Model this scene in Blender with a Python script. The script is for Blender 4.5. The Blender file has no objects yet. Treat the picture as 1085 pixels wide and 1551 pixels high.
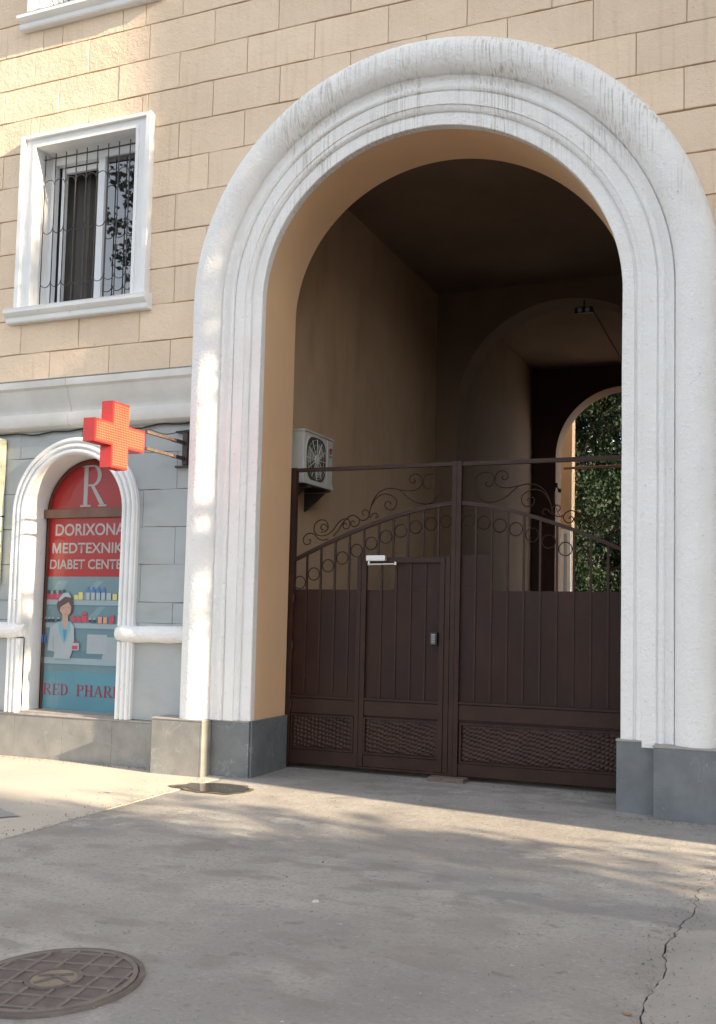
import bpy, bmesh, math, random
from mathutils import Vector, Matrix, noise
random.seed(7)
R = math.radians
scene = bpy.context.scene
col = scene.collection

# ------------------------------------------------------------------ camera
cam_d = bpy.data.cameras.new('camera'); cam = bpy.data.objects.new('camera', cam_d); col.objects.link(cam)
F, YAW, PITCH, ROLL = 1411.67, R(20.3154), R(3.6356), R(1.0186)
cam_d.sensor_fit = 'VERTICAL'; cam_d.sensor_height = 36.0
cam_d.lens = 36.0 * F / 1551.0
cam_d.shift_x = -(658.812 - 542.5) / 1551.0
cam_d.shift_y = (840.368 - 775.5) / 1551.0
cam_d.clip_start = 0.05; cam_d.clip_end = 2000
fw = Vector((-math.sin(YAW)*math.cos(PITCH), math.cos(YAW)*math.cos(PITCH), math.sin(PITCH)))
rt = Vector((math.cos(YAW), math.sin(YAW), 0)); up = rt.cross(fw)
rt2 = rt*math.cos(ROLL) + up*math.sin(ROLL); up2 = -rt*math.sin(ROLL) + up*math.cos(ROLL)
m = Matrix((rt2, up2, -fw)).transposed().to_4x4(); m.translation = Vector((0, -8.2044, 1.65))
cam.matrix_world = m
scene.camera = cam
# ------------------------------------------------------------------ light
SUN_EL, SUN_AZ = R(20), R(8.9)          # low sun, raking along the facade from the right
to_sun = Vector((math.cos(SUN_AZ)*math.cos(SUN_EL), -math.sin(SUN_AZ)*math.cos(SUN_EL), math.sin(SUN_EL)))
w = bpy.data.worlds.new('World'); scene.world = w; w.use_nodes = True
nt = w.node_tree; nt.nodes.clear()
sky = nt.nodes.new('ShaderNodeTexSky'); sky.sky_type = 'NISHITA'; sky.sun_disc = False
sky.sun_elevation = SUN_EL; sky.sun_rotation = math.atan2(to_sun.x, to_sun.y)
sky.air_density = 1.0; sky.dust_density = 2.5; sky.ozone_density = 1.0; sky.altitude = 400
bg = nt.nodes.new('ShaderNodeBackground'); bg.inputs['Strength'].default_value = 0.15
hs = nt.nodes.new('ShaderNodeHueSaturation'); hs.inputs['Saturation'].default_value = 0.33
ow = nt.nodes.new('ShaderNodeOutputWorld')
nt.links.new(sky.outputs[0], hs.inputs['Color']); nt.links.new(hs.outputs[0], bg.inputs['Color']); nt.links.new(bg.outputs[0], ow.inputs[0])
sd = bpy.data.lights.new('sun', 'SUN'); sd.energy = 5.0; sd.angle = R(0.53); sd.color = (1.0, 0.80, 0.55)
so = bpy.data.objects.new('sun', sd); col.objects.link(so)
so.rotation_euler = to_sun.to_track_quat('Z', 'Y').to_euler()
vs = scene.view_settings
vs.view_transform = 'Standard'; vs.look = 'None'; vs.gamma = 1; vs.exposure = 1.82; vs.use_curve_mapping = False
scene.render.engine = 'CYCLES'

# ------------------------------------------------------------------ helpers
class MB:
    def __init__(s): s.v = []; s.f = []; s.m = []
    def add(s, vs_, fs, mi=0):
        o = len(s.v); s.v += [tuple(p) for p in vs_]; s.f += [tuple(o+i for i in f) for f in fs]; s.m += [mi]*len(fs); return s
    def box(s, x0, x1, y0, y1, z0, z1, mi=0, bev=0.0):
        if bev <= 0:
            v = [(x, y, z) for x in (x0, x1) for y in (y0, y1) for z in (z0, z1)]
            f = [(0,1,3,2),(4,6,7,5),(0,4,5,1),(2,3,7,6),(0,2,6,4),(1,5,7,3)]
            return s.add(v, f, mi)
        b = bev; bm = bmesh.new()
        bmesh.ops.create_cube(bm, size=1)
        for vv in bm.verts:
            vv.co = Vector(((x0+x1)/2 + vv.co.x*(x1-x0), (y0+y1)/2 + vv.co.y*(y1-y0), (z0+z1)/2 + vv.co.z*(z1-z0)))
        bmesh.ops.bevel(bm, geom=bm.edges[:], offset=b, segments=2, affect='EDGES', profile=0.7)
        bm.verts.index_update()
        s.add([v.co[:] for v in bm.verts], [tuple(v.index for v in f.verts) for f in bm.faces], mi); bm.free(); return s
    def prism_y(s, poly, y0, y1, mi=0):      # poly of (x,z), front at y0
        n = len(poly)
        v = [(x, y0, z) for x, z in poly] + [(x, y1, z) for x, z in poly]
        f = [tuple(range(n)), tuple(reversed(range(n, 2*n)))] + [(i, i+n, (i+1) % n+n, (i+1) % n) for i in range(n)]
        return s.add(v, f, mi)
    def prism_z(s, poly, z0, z1, mi=0):
        n = len(poly)
        v = [(x, y, z1) for x, y in poly] + [(x, y, z0) for x, y in poly]
        f = [tuple(range(n)), tuple(reversed(range(n, 2*n)))] + [(i, i+n, (i+1) % n+n, (i+1) % n) for i in range(n)]
        return s.add(v, f, mi)
    def prism_x(s, poly, x0, x1, mi=0):      # poly of (y,z)
        n = len(poly)
        v = [(x1, y, z) for y, z in poly] + [(x0, y, z) for y, z in poly]
        f = [tuple(range(n)), tuple(reversed(range(n, 2*n)))] + [(i, i+n, (i+1) % n+n, (i+1) % n) for i in range(n)]
        return s.add(v, f, mi)
    def tube(s, pts, r, n=8, mi=0, r1=None, closed=False, cap=True):
        pts = [Vector(p) for p in pts]; N = len(pts)
        if r1 is None: r1 = r
        rings = []; prev = None
        for i, p in enumerate(pts):
            if closed: t = (pts[(i+1) % N]-pts[i-1])
            else: t = (pts[min(i+1, N-1)]-pts[max(i-1, 0)])
            t.normalize()
            a = prev if prev is not None else (Vector((0, 1, 0)) if abs(t.y) < 0.9 else Vector((1, 0, 0)))
            a = (a - t*a.dot(t)).normalized(); prev = a; b = t.cross(a)
            rr = r + (r1-r)*i/max(N-1, 1)
            rings.append([p + a*math.cos(2*math.pi*k/n)*rr + b*math.sin(2*math.pi*k/n)*rr for k in range(n)])
        v = [q for ring in rings for q in ring]; f = []
        M = N if closed else N-1
        for i in range(M):
            j = (i+1) % N
            for k in range(n): f.append((i*n+k, i*n+(k+1) % n, j*n+(k+1) % n, j*n+k))
        if not closed and cap: f.append(tuple(reversed(range(n)))); f.append(tuple((N-1)*n+k for k in range(n)))
        return s.add(v, f, mi)
    def build(s, name, mats, parent=None, smooth=None):
        me = bpy.data.meshes.new(name); me.from_pydata(s.v, [], s.f)
        if not isinstance(mats, (list, tuple)): mats = [mats]
        for mt in mats: me.materials.append(mt)
        me.polygons.foreach_set('material_index', s.m)
        bm = bmesh.new(); bm.from_mesh(me)
        bmesh.ops.recalc_face_normals(bm, faces=bm.faces[:]); bm.to_mesh(me); bm.free()
        if smooth is not None:
            me.polygons.foreach_set('use_smooth', [True]*len(me.polygons)); me.set_sharp_from_angle(angle=R(smooth))
        me.update()
        o = bpy.data.objects.new(name, me); col.objects.link(o)
        if parent is not None: o.parent = parent
        return o
def tag(o, label=None, cat=None, group=None, kind=None):
    if label: o['label'] = label
    if cat: o['category'] = cat
    if group: o['group'] = group
    if kind: o['kind'] = kind
    return o
def thing(name, label, cat, group=None):
    o = bpy.data.objects.new(name, None); col.objects.link(o); return tag(o, label, cat, group)
def node_empty(name, parent):
    o = bpy.data.objects.new(name, None); col.objects.link(o); o.parent = parent; return o
def catmull(p, n=6):
    p = [Vector(q) for q in p]; q = [p[0]*2-p[1]] + p + [p[-1]*2-p[-2]]; out = []
    for i in range(1, len(q)-2):
        for k in range(n):
            t = k/n
            out.append(0.5*((2*q[i]) + (-q[i-1]+q[i+1])*t + (2*q[i-1]-5*q[i]+4*q[i+1]-q[i+2])*t*t + (-q[i-1]+3*q[i]-3*q[i+1]+q[i+2])*t**3))
    out.append(q[-2]); return out

# ------------------------------------------------------------------ materials
def mat(name, base, rough=0.8, metal=0.0, var=None, vscale=3.0, vamt=0.35, bump=None, spec=0.5, emis=None, stretch=(1,1,1), speck=None, detail=8):
    """base colour, optional second colour mixed by noise, bump = [(scale, strength, distance), ...]"""
    m = bpy.data.materials.new(name); m.use_nodes = True; t = m.node_tree; N = t.nodes; L = t.links
    b = N['Principled BSDF']; b.inputs['Roughness'].default_value = rough; b.inputs['Metallic'].default_value = metal
    b.inputs['Specular IOR Level'].default_value = spec
    b.inputs['Base Color'].default_value = (*base, 1)
    tc = N.new('ShaderNodeTexCoord')
    mp = N.new('ShaderNodeMapping'); mp.inputs['Scale'].default_value = stretch
    L.new(tc.outputs['Object'], mp.inputs['Vector'])
    last = None
    if var is not None:
        n1 = N.new('ShaderNodeTexNoise'); n1.inputs['Scale'].default_value = vscale; n1.inputs['Detail'].default_value = detail; n1.inputs['Roughness'].default_value = 0.6
        L.new(mp.outputs[0], n1.inputs['Vector'])
        rp = N.new('ShaderNodeMapRange'); rp.inputs['From Min'].default_value = 0.35; rp.inputs['From Max'].default_value = 0.68; rp.inputs['To Max'].default_value = vamt*2; rp.clamp = True
        L.new(n1.outputs[0], rp.inputs['Value'])
        mx = N.new('ShaderNodeMix'); mx.data_type = 'RGBA'
        mx.inputs['A'].default_value = (*base, 1); mx.inputs['B'].default_value = (*var, 1)
        L.new(rp.outputs[0], mx.inputs['Factor']); last = mx.outputs['Result']
    if speck is not None:
        sc_, cthr, colr = speck
        n2 = N.new('ShaderNodeTexNoise'); n2.inputs['Scale'].default_value = sc_; n2.inputs['Detail'].default_value = 3
        L.new(tc.outputs['Object'], n2.inputs['Vector'])
        r2 = N.new('ShaderNodeMapRange'); r2.inputs['From Min'].default_value = cthr; r2.inputs['From Max'].default_value = cthr+0.06
        L.new(n2.outputs[0], r2.inputs['Value'])
        m2 = N.new('ShaderNodeMix'); m2.data_type = 'RGBA'; m2.inputs['B'].default_value = (*colr, 1)
        if last is None: m2.inputs['A'].default_value = (*base, 1)
        else: L.new(last, m2.inputs['A'])
        L.new(r2.outputs[0], m2.inputs['Factor']); last = m2.outputs['Result']
    if last is not None: L.new(last, b.inputs['Base Color'])
    if bump:
        prev = None
        for sc_, st, dist in bump:
            n = N.new('ShaderNodeTexNoise'); n.inputs['Scale'].default_value = sc_; n.inputs['Detail'].default_value = 5
            L.new(tc.outputs['Object'], n.inputs['Vector'])
            bp = N.new('ShaderNodeBump'); bp.inputs['Strength'].default_value = st; bp.inputs['Distance'].default_value = dist
            L.new(n.outputs[0], bp.inputs['Height'])
            if prev: L.new(prev, bp.inputs['Normal'])
            prev = bp.outputs[0]
        L.new(prev, b.inputs['Normal'])
    if emis:
        b.inputs['Emission Color'].default_value = (*emis[0], 1); b.inputs['Emission Strength'].default_value = emis[1]
    m['last'] = ''
    return m
def bsdf(m): return m.node_tree.nodes['Principled BSDF']
def overlay(m, colr, fac_fn):
    """mix colr over whatever feeds Base Color, by the factor socket that fac_fn builds"""
    t = m.node_tree; N = t.nodes; L = t.links; b = bsdf(m)
    fac = fac_fn(N, L)
    mx = N.new('ShaderNodeMix'); mx.data_type = 'RGBA'; mx.inputs['B'].default_value = (*colr, 1)
    s = b.inputs['Base Color']
    if s.links: L.new(s.links[0].from_socket, mx.inputs['A'])
    else: mx.inputs['A'].default_value = s.default_value
    L.new(fac, mx.inputs['Factor']); L.new(mx.outputs['Result'], s)
def nz(N, L, scale, stretch=(1,1,1), lo=0.5, hi=0.6, amt=1.0, detail=6, seed=0.0):
    tc = N.new('ShaderNodeTexCoord'); mp = N.new('ShaderNodeMapping'); mp.inputs['Scale'].default_value = stretch; mp.inputs['Location'].default_value = (seed, seed*1.7, seed*.3)
    n = N.new('ShaderNodeTexNoise'); n.inputs['Scale'].default_value = scale; n.inputs['Detail'].default_value = detail
    r = N.new('ShaderNodeMapRange'); r.inputs['From Min'].default_value = lo; r.inputs['From Max'].default_value = hi; r.inputs['To Max'].default_value = amt
    L.new(tc.outputs['Object'], mp.inputs['Vector']); L.new(mp.outputs[0], n.inputs['Vector']); L.new(n.outputs[0], r.inputs['Value'])
    return r.outputs[0]
def mul(N, L, a, b):
    k = N.new('ShaderNodeMath'); k.operation = 'MULTIPLY'; L.new(a, k.inputs[0]); L.new(b, k.inputs[1]); return k.outputs[0]

M_stucco = mat('peach_stucco', (0.76, 0.61, 0.455), 0.92, var=(0.69, 0.54, 0.395), vscale=1.1, vamt=0.45, bump=[(75, 0.8, 0.008), (26, 0.5, 0.014), (7, 0.4, 0.03)], speck=(24, 0.68, (0.56, 0.42, 0.29)))
overlay(M_stucco, (0.45, 0.35, 0.26), lambda N, L: mul(N, L, nz(N, L, 3.0, (6, 6, 0.35), 0.52, 0.75, 0.5), nz(N, L, 0.7, lo=0.4, hi=0.65)))
def per_object(m, amt):
    t = m.node_tree; N = t.nodes; L = t.links; b = bsdf(m)
    oi = N.new('ShaderNodeObjectInfo'); h = N.new('ShaderNodeHueSaturation')
    v = N.new('ShaderNodeMapRange'); v.inputs['To Min'].default_value = 1-amt; v.inputs['To Max'].default_value = 1+amt; L.new(oi.outputs['Random'], v.inputs['Value']); L.new(v.outputs[0], h.inputs['Value'])
    s_ = b.inputs['Base Color']; src = s_.links[0].from_socket; L.new(src, h.inputs['Color']); L.new(h.outputs[0], s_)
per_object(M_stucco, 0.055)
M_joint = mat('joint_mortar', (0.42, 0.30, 0.20), 0.95, var=(0.60, 0.46, 0.33), vscale=6, vamt=0.5, bump=[(60, 0.5, 0.004)])
M_peach = mat('smooth_peach_plaster', (0.70, 0.46, 0.27), 0.85, var=(0.62, 0.42, 0.26), vscale=1.6, vamt=0.35, bump=[(120, 0.2, 0.003), (5, 0.3, 0.02)])
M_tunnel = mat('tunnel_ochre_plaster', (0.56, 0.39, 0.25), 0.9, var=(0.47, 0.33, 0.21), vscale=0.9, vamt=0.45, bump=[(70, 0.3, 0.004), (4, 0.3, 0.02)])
M_tdeep = mat('shadowed_ochre_plaster', (0.18, 0.12, 0.078), 0.9, var=(0.14, 0.092, 0.06), vscale=0.9, vamt=0.45, bump=[(70, 0.3, 0.004)])  # deep-passage copy of the ochre plaster, shade put into its colour
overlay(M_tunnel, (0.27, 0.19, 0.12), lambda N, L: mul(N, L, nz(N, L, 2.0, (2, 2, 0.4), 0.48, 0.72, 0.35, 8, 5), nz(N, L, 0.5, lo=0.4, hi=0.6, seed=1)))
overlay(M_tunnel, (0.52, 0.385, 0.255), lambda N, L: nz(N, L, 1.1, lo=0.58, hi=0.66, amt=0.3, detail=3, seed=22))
M_tdark = mat('shade_darkened_plaster', (0.21, 0.14, 0.095), 0.9, var=(0.16, 0.105, 0.07), vscale=0.9, vamt=0.45, bump=[(70, 0.3, 0.004)])  # passage shade put into the colour; ceiling and far walls share it
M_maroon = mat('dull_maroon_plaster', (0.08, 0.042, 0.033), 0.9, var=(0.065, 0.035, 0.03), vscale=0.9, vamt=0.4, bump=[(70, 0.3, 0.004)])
M_white = mat('white_textured_paint', (0.80, 0.80, 0.79), 0.8, var=(0.72, 0.71, 0.69), vscale=2.2, vamt=0.3, bump=[(30, 0.65, 0.016), (85, 0.8, 0.008), (6, 0.4, 0.03)], speck=(30, 0.70, (0.55, 0.53, 0.50)))
def grime_white(N, L):
    tc = N.new('ShaderNodeTexCoord'); sp = N.new('ShaderNodeSeparateXYZ'); L.new(tc.outputs['Object'], sp.inputs[0])
    g = N.new('ShaderNodeMapRange'); g.inputs['From Min'].default_value = 4.9; g.inputs['From Max'].default_value = 6.1; L.new(sp.outputs['Z'], g.inputs['Value'])
    a = mul(N, L, nz(N, L, 9.0, (7, 2.5, 0.22), 0.48, 0.70, 0.75, 9), nz(N, L, 1.3, lo=0.42, hi=0.56, seed=4.2))
    return mul(N, L, a, g.outputs[0])
overlay(M_white, (0.36, 0.32, 0.25), grime_white)
M_trim = mat('white_trim_paint', (0.78, 0.79, 0.79), 0.75, var=(0.68, 0.69, 0.69), vscale=3, vamt=0.35, bump=[(60, 0.35, 0.005)], speck=(22, 0.70, (0.42, 0.40, 0.37)))
M_cornice = mat('greyed_cornice_paint', (0.62, 0.61, 0.58), 0.8, var=(0.50, 0.49, 0.46), vscale=2.0, vamt=0.4, bump=[(50, 0.35, 0.005)])
M_grey = mat('grey_painted_stucco', (0.34, 0.37, 0.38), 0.85, var=(0.40, 0.42, 0.42), vscale=1.4, vamt=0.4, bump=[(30, 0.3, 0.006)])
overlay(M_grey, (0.27, 0.28, 0.27), lambda N, L: nz(N, L, 2.0, (1, 1, 2.5), 0.5, 0.75, 0.5, seed=3))
M_gjoint = mat('grey_joint', (0.31, 0.32, 0.32), 0.9, var=(0.34, 0.34, 0.33), vscale=5, vamt=0.5)
def stone_mat(name, a, b_):
    m = mat(name, a, 0.42, var=b_, vscale=4.5, vamt=0.5, bump=[(40, 0.12, 0.002)], speck=(16, 0.66, (0.165, 0.18, 0.19)))
    t = m.node_tree; N = t.nodes; L = t.links
    def veins(N, L):
        tc = N.new('ShaderNodeTexCoord'); n = N.new('ShaderNodeTexNoise'); n.inputs['Scale'].default_value = 2.6; n.inputs['Detail'].default_value = 7; n.inputs['Distortion'].default_value = 0.9
        L.new(tc.outputs['Object'], n.inputs['Vector'])
        s = N.new('ShaderNodeMath'); s.operation = 'SUBTRACT'; s.inputs[1].default_value = 0.5; L.new(n.outputs[0], s.inputs[0])
        ab = N.new('ShaderNodeMath'); ab.operation = 'ABSOLUTE'; L.new(s.outputs[0], ab.inputs[0])
        r = N.new('ShaderNodeMapRange'); r.inputs['From Min'].default_value = 0.012; r.inputs['From Max'].default_value = 0.0; r.inputs['To Max'].default_value = 0.55; L.new(ab.outputs[0], r.inputs['Value'])
        return mul(N, L, r.outputs[0], nz(N, L, 1.8, lo=0.45, hi=0.6, seed=9))
    overlay(m, (0.33, 0.36, 0.38), veins)
    return m
M_stone = stone_mat('grey_granite_cladding', (0.165, 0.18, 0.19), (0.115, 0.128, 0.14))
M_stone2 = stone_mat('sun_tinted_granite_cladding', (0.26, 0.255, 0.24), (0.18, 0.18, 0.172))  # left plinth copy of the granite, warm sunlight put into its colour
M_ledge = mat('pale_stone_edge', (0.34, 0.31, 0.28), 0.7, var=(0.25, 0.24, 0.23), vscale=12, vamt=0.5)
M_brown = mat('brown_gate_paint', (0.027, 0.0118, 0.008), 0.42, var=(0.042, 0.020, 0.014), vscale=5, vamt=0.4, bump=[(50, 0.08, 0.002)], spec=0.25)
M_brown2 = mat('brown_sheet_paint', (0.024, 0.009, 0.0058), 0.42, var=(0.034, 0.015, 0.010), vscale=2.2, vamt=0.5, bump=[(3.5, 0.25, 0.01)], spec=0.22)
overlay(M_brown2, (0.021, 0.010, 0.009), lambda N, L: nz(N, L, 3.0, (1, 1, 0.5), 0.45, 0.62, 0.8, 5, 6))
overlay(M_brown2, (0.075, 0.05, 0.04), lambda N, L: nz(N, L, 24, (3, 3, 0.25), 0.62, 0.78, 0.35, 5, 16))
overlay(M_brown2, (0.10, 0.08, 0.065), lambda N, L: nz(N, L, 60, lo=0.70, hi=0.76, amt=0.5, seed=2))
overlay(M_brown, (0.07, 0.045, 0.04), lambda N, L: nz(N, L, 28, lo=0.66, hi=0.75, amt=0.6))
M_black = mat('black_plastic', (0.015, 0.015, 0.016), 0.5)
M_blackm = mat('black_bracket_paint', (0.018, 0.018, 0.02), 0.5, var=(0.12, 0.05, 0.03), vscale=20, vamt=0.2)
M_rust = mat('rusty_steel', (0.12, 0.085, 0.06), 0.7, var=(0.08, 0.04, 0.025), vscale=18, vamt=0.5)
M_silver = mat('brushed_aluminium', (0.62, 0.62, 0.60), 0.4, metal=0.6)
M_upvc = mat('white_window_plastic', (0.74, 0.77, 0.80), 0.35, var=(0.66, 0.69, 0.72), vscale=4, vamt=0.3)
M_glass = mat('dark_window_glass', (0.012, 0.013, 0.015), 0.02, spec=1.0)
bsdf(M_glass).inputs['Coat Weight'].default_value = 1.0; bsdf(M_glass).inputs['Coat Roughness'].default_value = 0.01; bsdf(M_glass).inputs['Coat IOR'].default_value = 1.9
M_room = mat('dim_room_wall', (0.10, 0.09, 0.085), 0.9, var=(0.08, 0.07, 0.07), vscale=2)
M_grille = mat('dark_grille_iron', (0.03, 0.03, 0.035), 0.5, var=(0.06, 0.05, 0.045), vscale=20, vamt=0.4)
M_woodbr = mat('brown_shop_window_frame', (0.105, 0.045, 0.028), 0.5, var=(0.18, 0.10, 0.07), vscale=9, vamt=0.3, stretch=(1,1,.3))
M_ac = mat('ac_cream_metal', (0.52, 0.51, 0.46), 0.45, var=(0.43, 0.415, 0.37), vscale=5, vamt=0.3)
M_acdark = mat('ac_fan_cavity', (0.045, 0.047, 0.046), 0.6)
M_acblade = mat('ac_fan_blade', (0.26, 0.265, 0.255), 0.5)

def flat(name, c, rough=0.35): return mat(name, c, rough, var=tuple(x*0.82 for x in c), vscale=2.5, vamt=0.3)
P_red = flat('print_red', (0.30, 0.014, 0.016)); P_grey = flat('print_pale_grey', (0.33, 0.33, 0.33)); P_teal = flat('print_teal', (0.10, 0.25, 0.32))
P_wall = flat('print_back_wall', (0.135, 0.225, 0.265)); P_wall2 = flat('print_back_wall_streak', (0.18, 0.275, 0.315)); P_shelf = flat('print_shelf', (0.27, 0.36, 0.40)); P_shade = flat('print_shelf_shade', (0.11, 0.20, 0.25))
P_skin = flat('print_skin', (0.42, 0.27, 0.21)); P_hair = flat('print_hair', (0.07, 0.045, 0.05)); P_coat = flat('print_coat', (0.34, 0.40, 0.43)); P_coat2 = flat('print_coat_fold', (0.28, 0.34, 0.37)); P_collar = flat('print_collar', (0.16, 0.36, 0.44))
P_shirt = flat('print_shirt', (0.09, 0.22, 0.36)); P_pink = flat('print_bottle_red', (0.42, 0.05, 0.09)); P_blue = flat('print_bottle_blue', (0.05, 0.15, 0.42)); P_yel = flat('print_bottle_yellow', (0.55, 0.50, 0.18)); P_org = flat('print_bottle_orange', (0.55, 0.25, 0.17))
P_dark = flat('print_dark', (0.03, 0.05, 0.07)); P_letr = flat('print_letter_red', (0.30, 0.02, 0.04)); P_mon = flat('print_monitor', (0.31, 0.36, 0.39))

# ------------------------------------------------------------------ arch curves
XC, ZC, AA, BB, SK = -3.11, 4.66, 1.825, 1.685, 0.13
JL, JR = XC-AA, XC+AA
def arch_path(t=0.0, n=64, zb=0.55, legs=9, a=AA, b=BB, xc=XC, zc=ZC, sk=SK, wide=0.065):
    """points (x,z) of the curve offset outward by t, from the left foot over the crown to the right foot"""
    pts = []; ends = {}
    arc = []
    for i in range(n+1):
        th = math.pi*(1-i/n); c, s_ = math.cos(th), math.sin(th)
        x = xc + a*c; z = zc + b*s_ - sk*c
        dx = -a*s_; dz = b*c + sk*s_
        l = math.hypot(dx, dz); nx, nz_ = dz/l, -dx/l      # outward
        if nx*c < 0 and abs(c) > 0.3: nx, nz_ = -nx, -nz_
        if nz_ < 0 and s_ > 0.3: nx, nz_ = -nx, -nz_
        tt = t*(1 + wide*(0.5-0.5*math.cos(math.pi*min(1, max(0, (math.pi-th)/(math.pi*0.5))))))
        arc.append((x + nx*tt, z + nz_*tt))
    zl, zr = arc[0][1], arc[-1][1]
    left = [(xc-a-t, zb + (zl-zb)*i/legs) for i in range(legs)]
    right = [(xc+a+t*(1+wide), zr + (zb-zr)*i/legs) for i in range(1, legs+1)]
    return left + arc + right
def arch_top(x, t=0.0, a=AA, b=BB, xc=XC, zc=ZC, sk=SK, _c={}):
    key = (t, a, b, xc, zc, sk)
    if key not in _c: _c[key] = arch_path(t, 96, -1, 2, a, b, xc, zc, sk)
    p = _c[key]; best = None
    for (x0, z0), (x1, z1) in zip(p, p[1:]):
        if min(x0, x1) <= x <= max(x0, x1) and abs(x1-x0) > 1e-9:
            z = z0 + (z1-z0)*(x-x0)/(x1-x0)
            best = z if best is None else max(best, z)
    return best
def sweep(profile, zb, name, material, parent, n=64, legs=12, smooth=35, wob=0.0, **kw):
    if kw: kw['wide'] = 0.0
    paths = [arch_path(t, n, zb, legs, **kw) for t, p in profile]
    mb = MB(); K = len(profile); L_ = len(paths[0]); v = []
    for i in range(L_):
        for k in range(K):
            x, z = paths[k][i]; y = -profile[k][1]
            if wob and 0 < k < K-1:
                d = noise.noise(Vector((x*1.3, k*0.35, z*1.3)))*wob; y += d; x += d*0.5
            v.append((x, y, z))
    f = [(i*K+k, i*K+k+1, (i+1)*K+k+1, (i+1)*K+k) for i in range(L_-1) for k in range(K-1)]
    mb.add(v, f); return mb.build(name, material, parent, smooth)
def skin(mb, x0, x1, z0, z1, y, holes, nx=1, flip=False):
    """vertical wall sheet at depth y with holes: (xa, xb, zbottom, topfn or number)"""
    xs = {x0, x1}
    for xa, xb, zb, top in holes:
        xs |= {max(x0, xa), min(x1, xb)}
        if callable(top):
            for i in range(1, 72): xs.add(xa + (xb-xa)*(0.5-0.5*math.cos(math.pi*i/72)))
    xs = sorted(x for x in xs if x0-1e-9 <= x <= x1+1e-9)
    for xa_, xb_ in zip(xs, xs[1:]):
        if xb_-xa_ < 1e-6: continue
        xm = (xa_+xb_)/2; cur = [(z0, z0)]; spans = []
        hs_ = sorted([h for h in holes if h[0]-1e-9 < xm < h[1]+1e-9], key=lambda h: h[2])
        lo = (z0, z0)
        for h in hs_:
            tf = h[3] if callable(h[3]) else (lambda x, q=h[3]: q)
            spans.append((lo, (h[2], h[2])))
            e = 1e-5; ta = tf(xa_+e); tb = tf(xb_-e); lo = (ta, tb)
        spans.append((lo, (z1, z1)))
        for (a0, a1), (b0, b1) in spans:
            if b0-a0 < 1e-6 and b1-a1 < 1e-6: continue
            mb.add([(xa_, y, a0), (xb_, y, a1), (xb_, y, b1), (xa_, y, b0)], [(0, 1, 2, 3)])
    return mb

# ================================================================== SETTING: GROUND
M_ground = mat('worn_concrete', (0.345, 0.330, 0.305), 0.85, var=(0.275, 0.262, 0.243), vscale=1.6, vamt=0.5, bump=[(42, 0.6, 0.008), (9, 0.5, 0.014), (1.6, 0.3, 0.04)])
overlay(M_ground, (0.24, 0.22, 0.204), lambda N, L: nz(N, L, 0.55, (1, 1.3, 1), 0.50, 0.62, 0.7, 7, 2.3))
overlay(M_ground, (0.225, 0.215, 0.205), lambda N, L: nz(N, L, 1.1, (1, 1.6, 1), 0.55, 0.63, 0.6, 9, 11))
overlay(M_ground, (0.13, 0.122, 0.115), lambda N, L: nz(N, L, 5.5, (1.0, 1.5, 1), 0.64, 0.70, 0.5, 5))
overlay(M_ground, (0.17, 0.16, 0.152), lambda N, L: nz(N, L, 13, (1.0, 1.4, 1), 0.64, 0.70, 0.6, 5, 31))
overlay(M_ground, (0.41, 0.39, 0.365), lambda N, L: mul(N, L, nz(N, L, 7, (1, 1.2, 1), 0.52, 0.64, 0.75, 12, 5), nz(N, L, 0.9, lo=0.54, hi=0.62, seed=8)))
overlay(M_ground, (0.55, 0.54, 0.52), lambda N, L: nz(N, L, 23, (1, 1.2, 1), 0.745, 0.765, 0.9, 3, 2))
overlay(M_ground, (0.21, 0.20, 0.188), lambda N, L: nz(N, L, 38, (1, 1.25, 1), 0.50, 0.72, 0.75, 4, 2))
overlay(M_ground, (0.40, 0.385, 0.36), lambda N, L: nz(N, L, 31, (1, 1.3, 1), 0.60, 0.74, 0.5, 4, 41))
overlay(M_ground, (0.20, 0.18, 0.165), lambda N, L: mul(N, L, nz(N, L, 2.4, (1, 2.2, 1), 0.50, 0.60, 0.6, 10, 19), nz(N, L, 0.7, lo=0.42, hi=0.58, seed=33)))
M_ground2 = mat('rough_weathered_concrete', (0.35, 0.325, 0.295), 0.9, var=(0.26, 0.245, 0.225), vscale=2.6, vamt=0.45, bump=[(60, 0.5, 0.006), (14, 0.5, 0.012)], speck=(60, 0.62, (0.22, 0.205, 0.19)))
M_ground3 = mat('dusty_sunlit_pavement', (0.46, 0.42, 0.36), 0.88, var=(0.38, 0.35, 0.31), vscale=1.2, vamt=0.4, bump=[(55, 0.25, 0.004), (9, 0.25, 0.008)])  # base colour lightened to stand in for stronger sun on this slab
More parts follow.
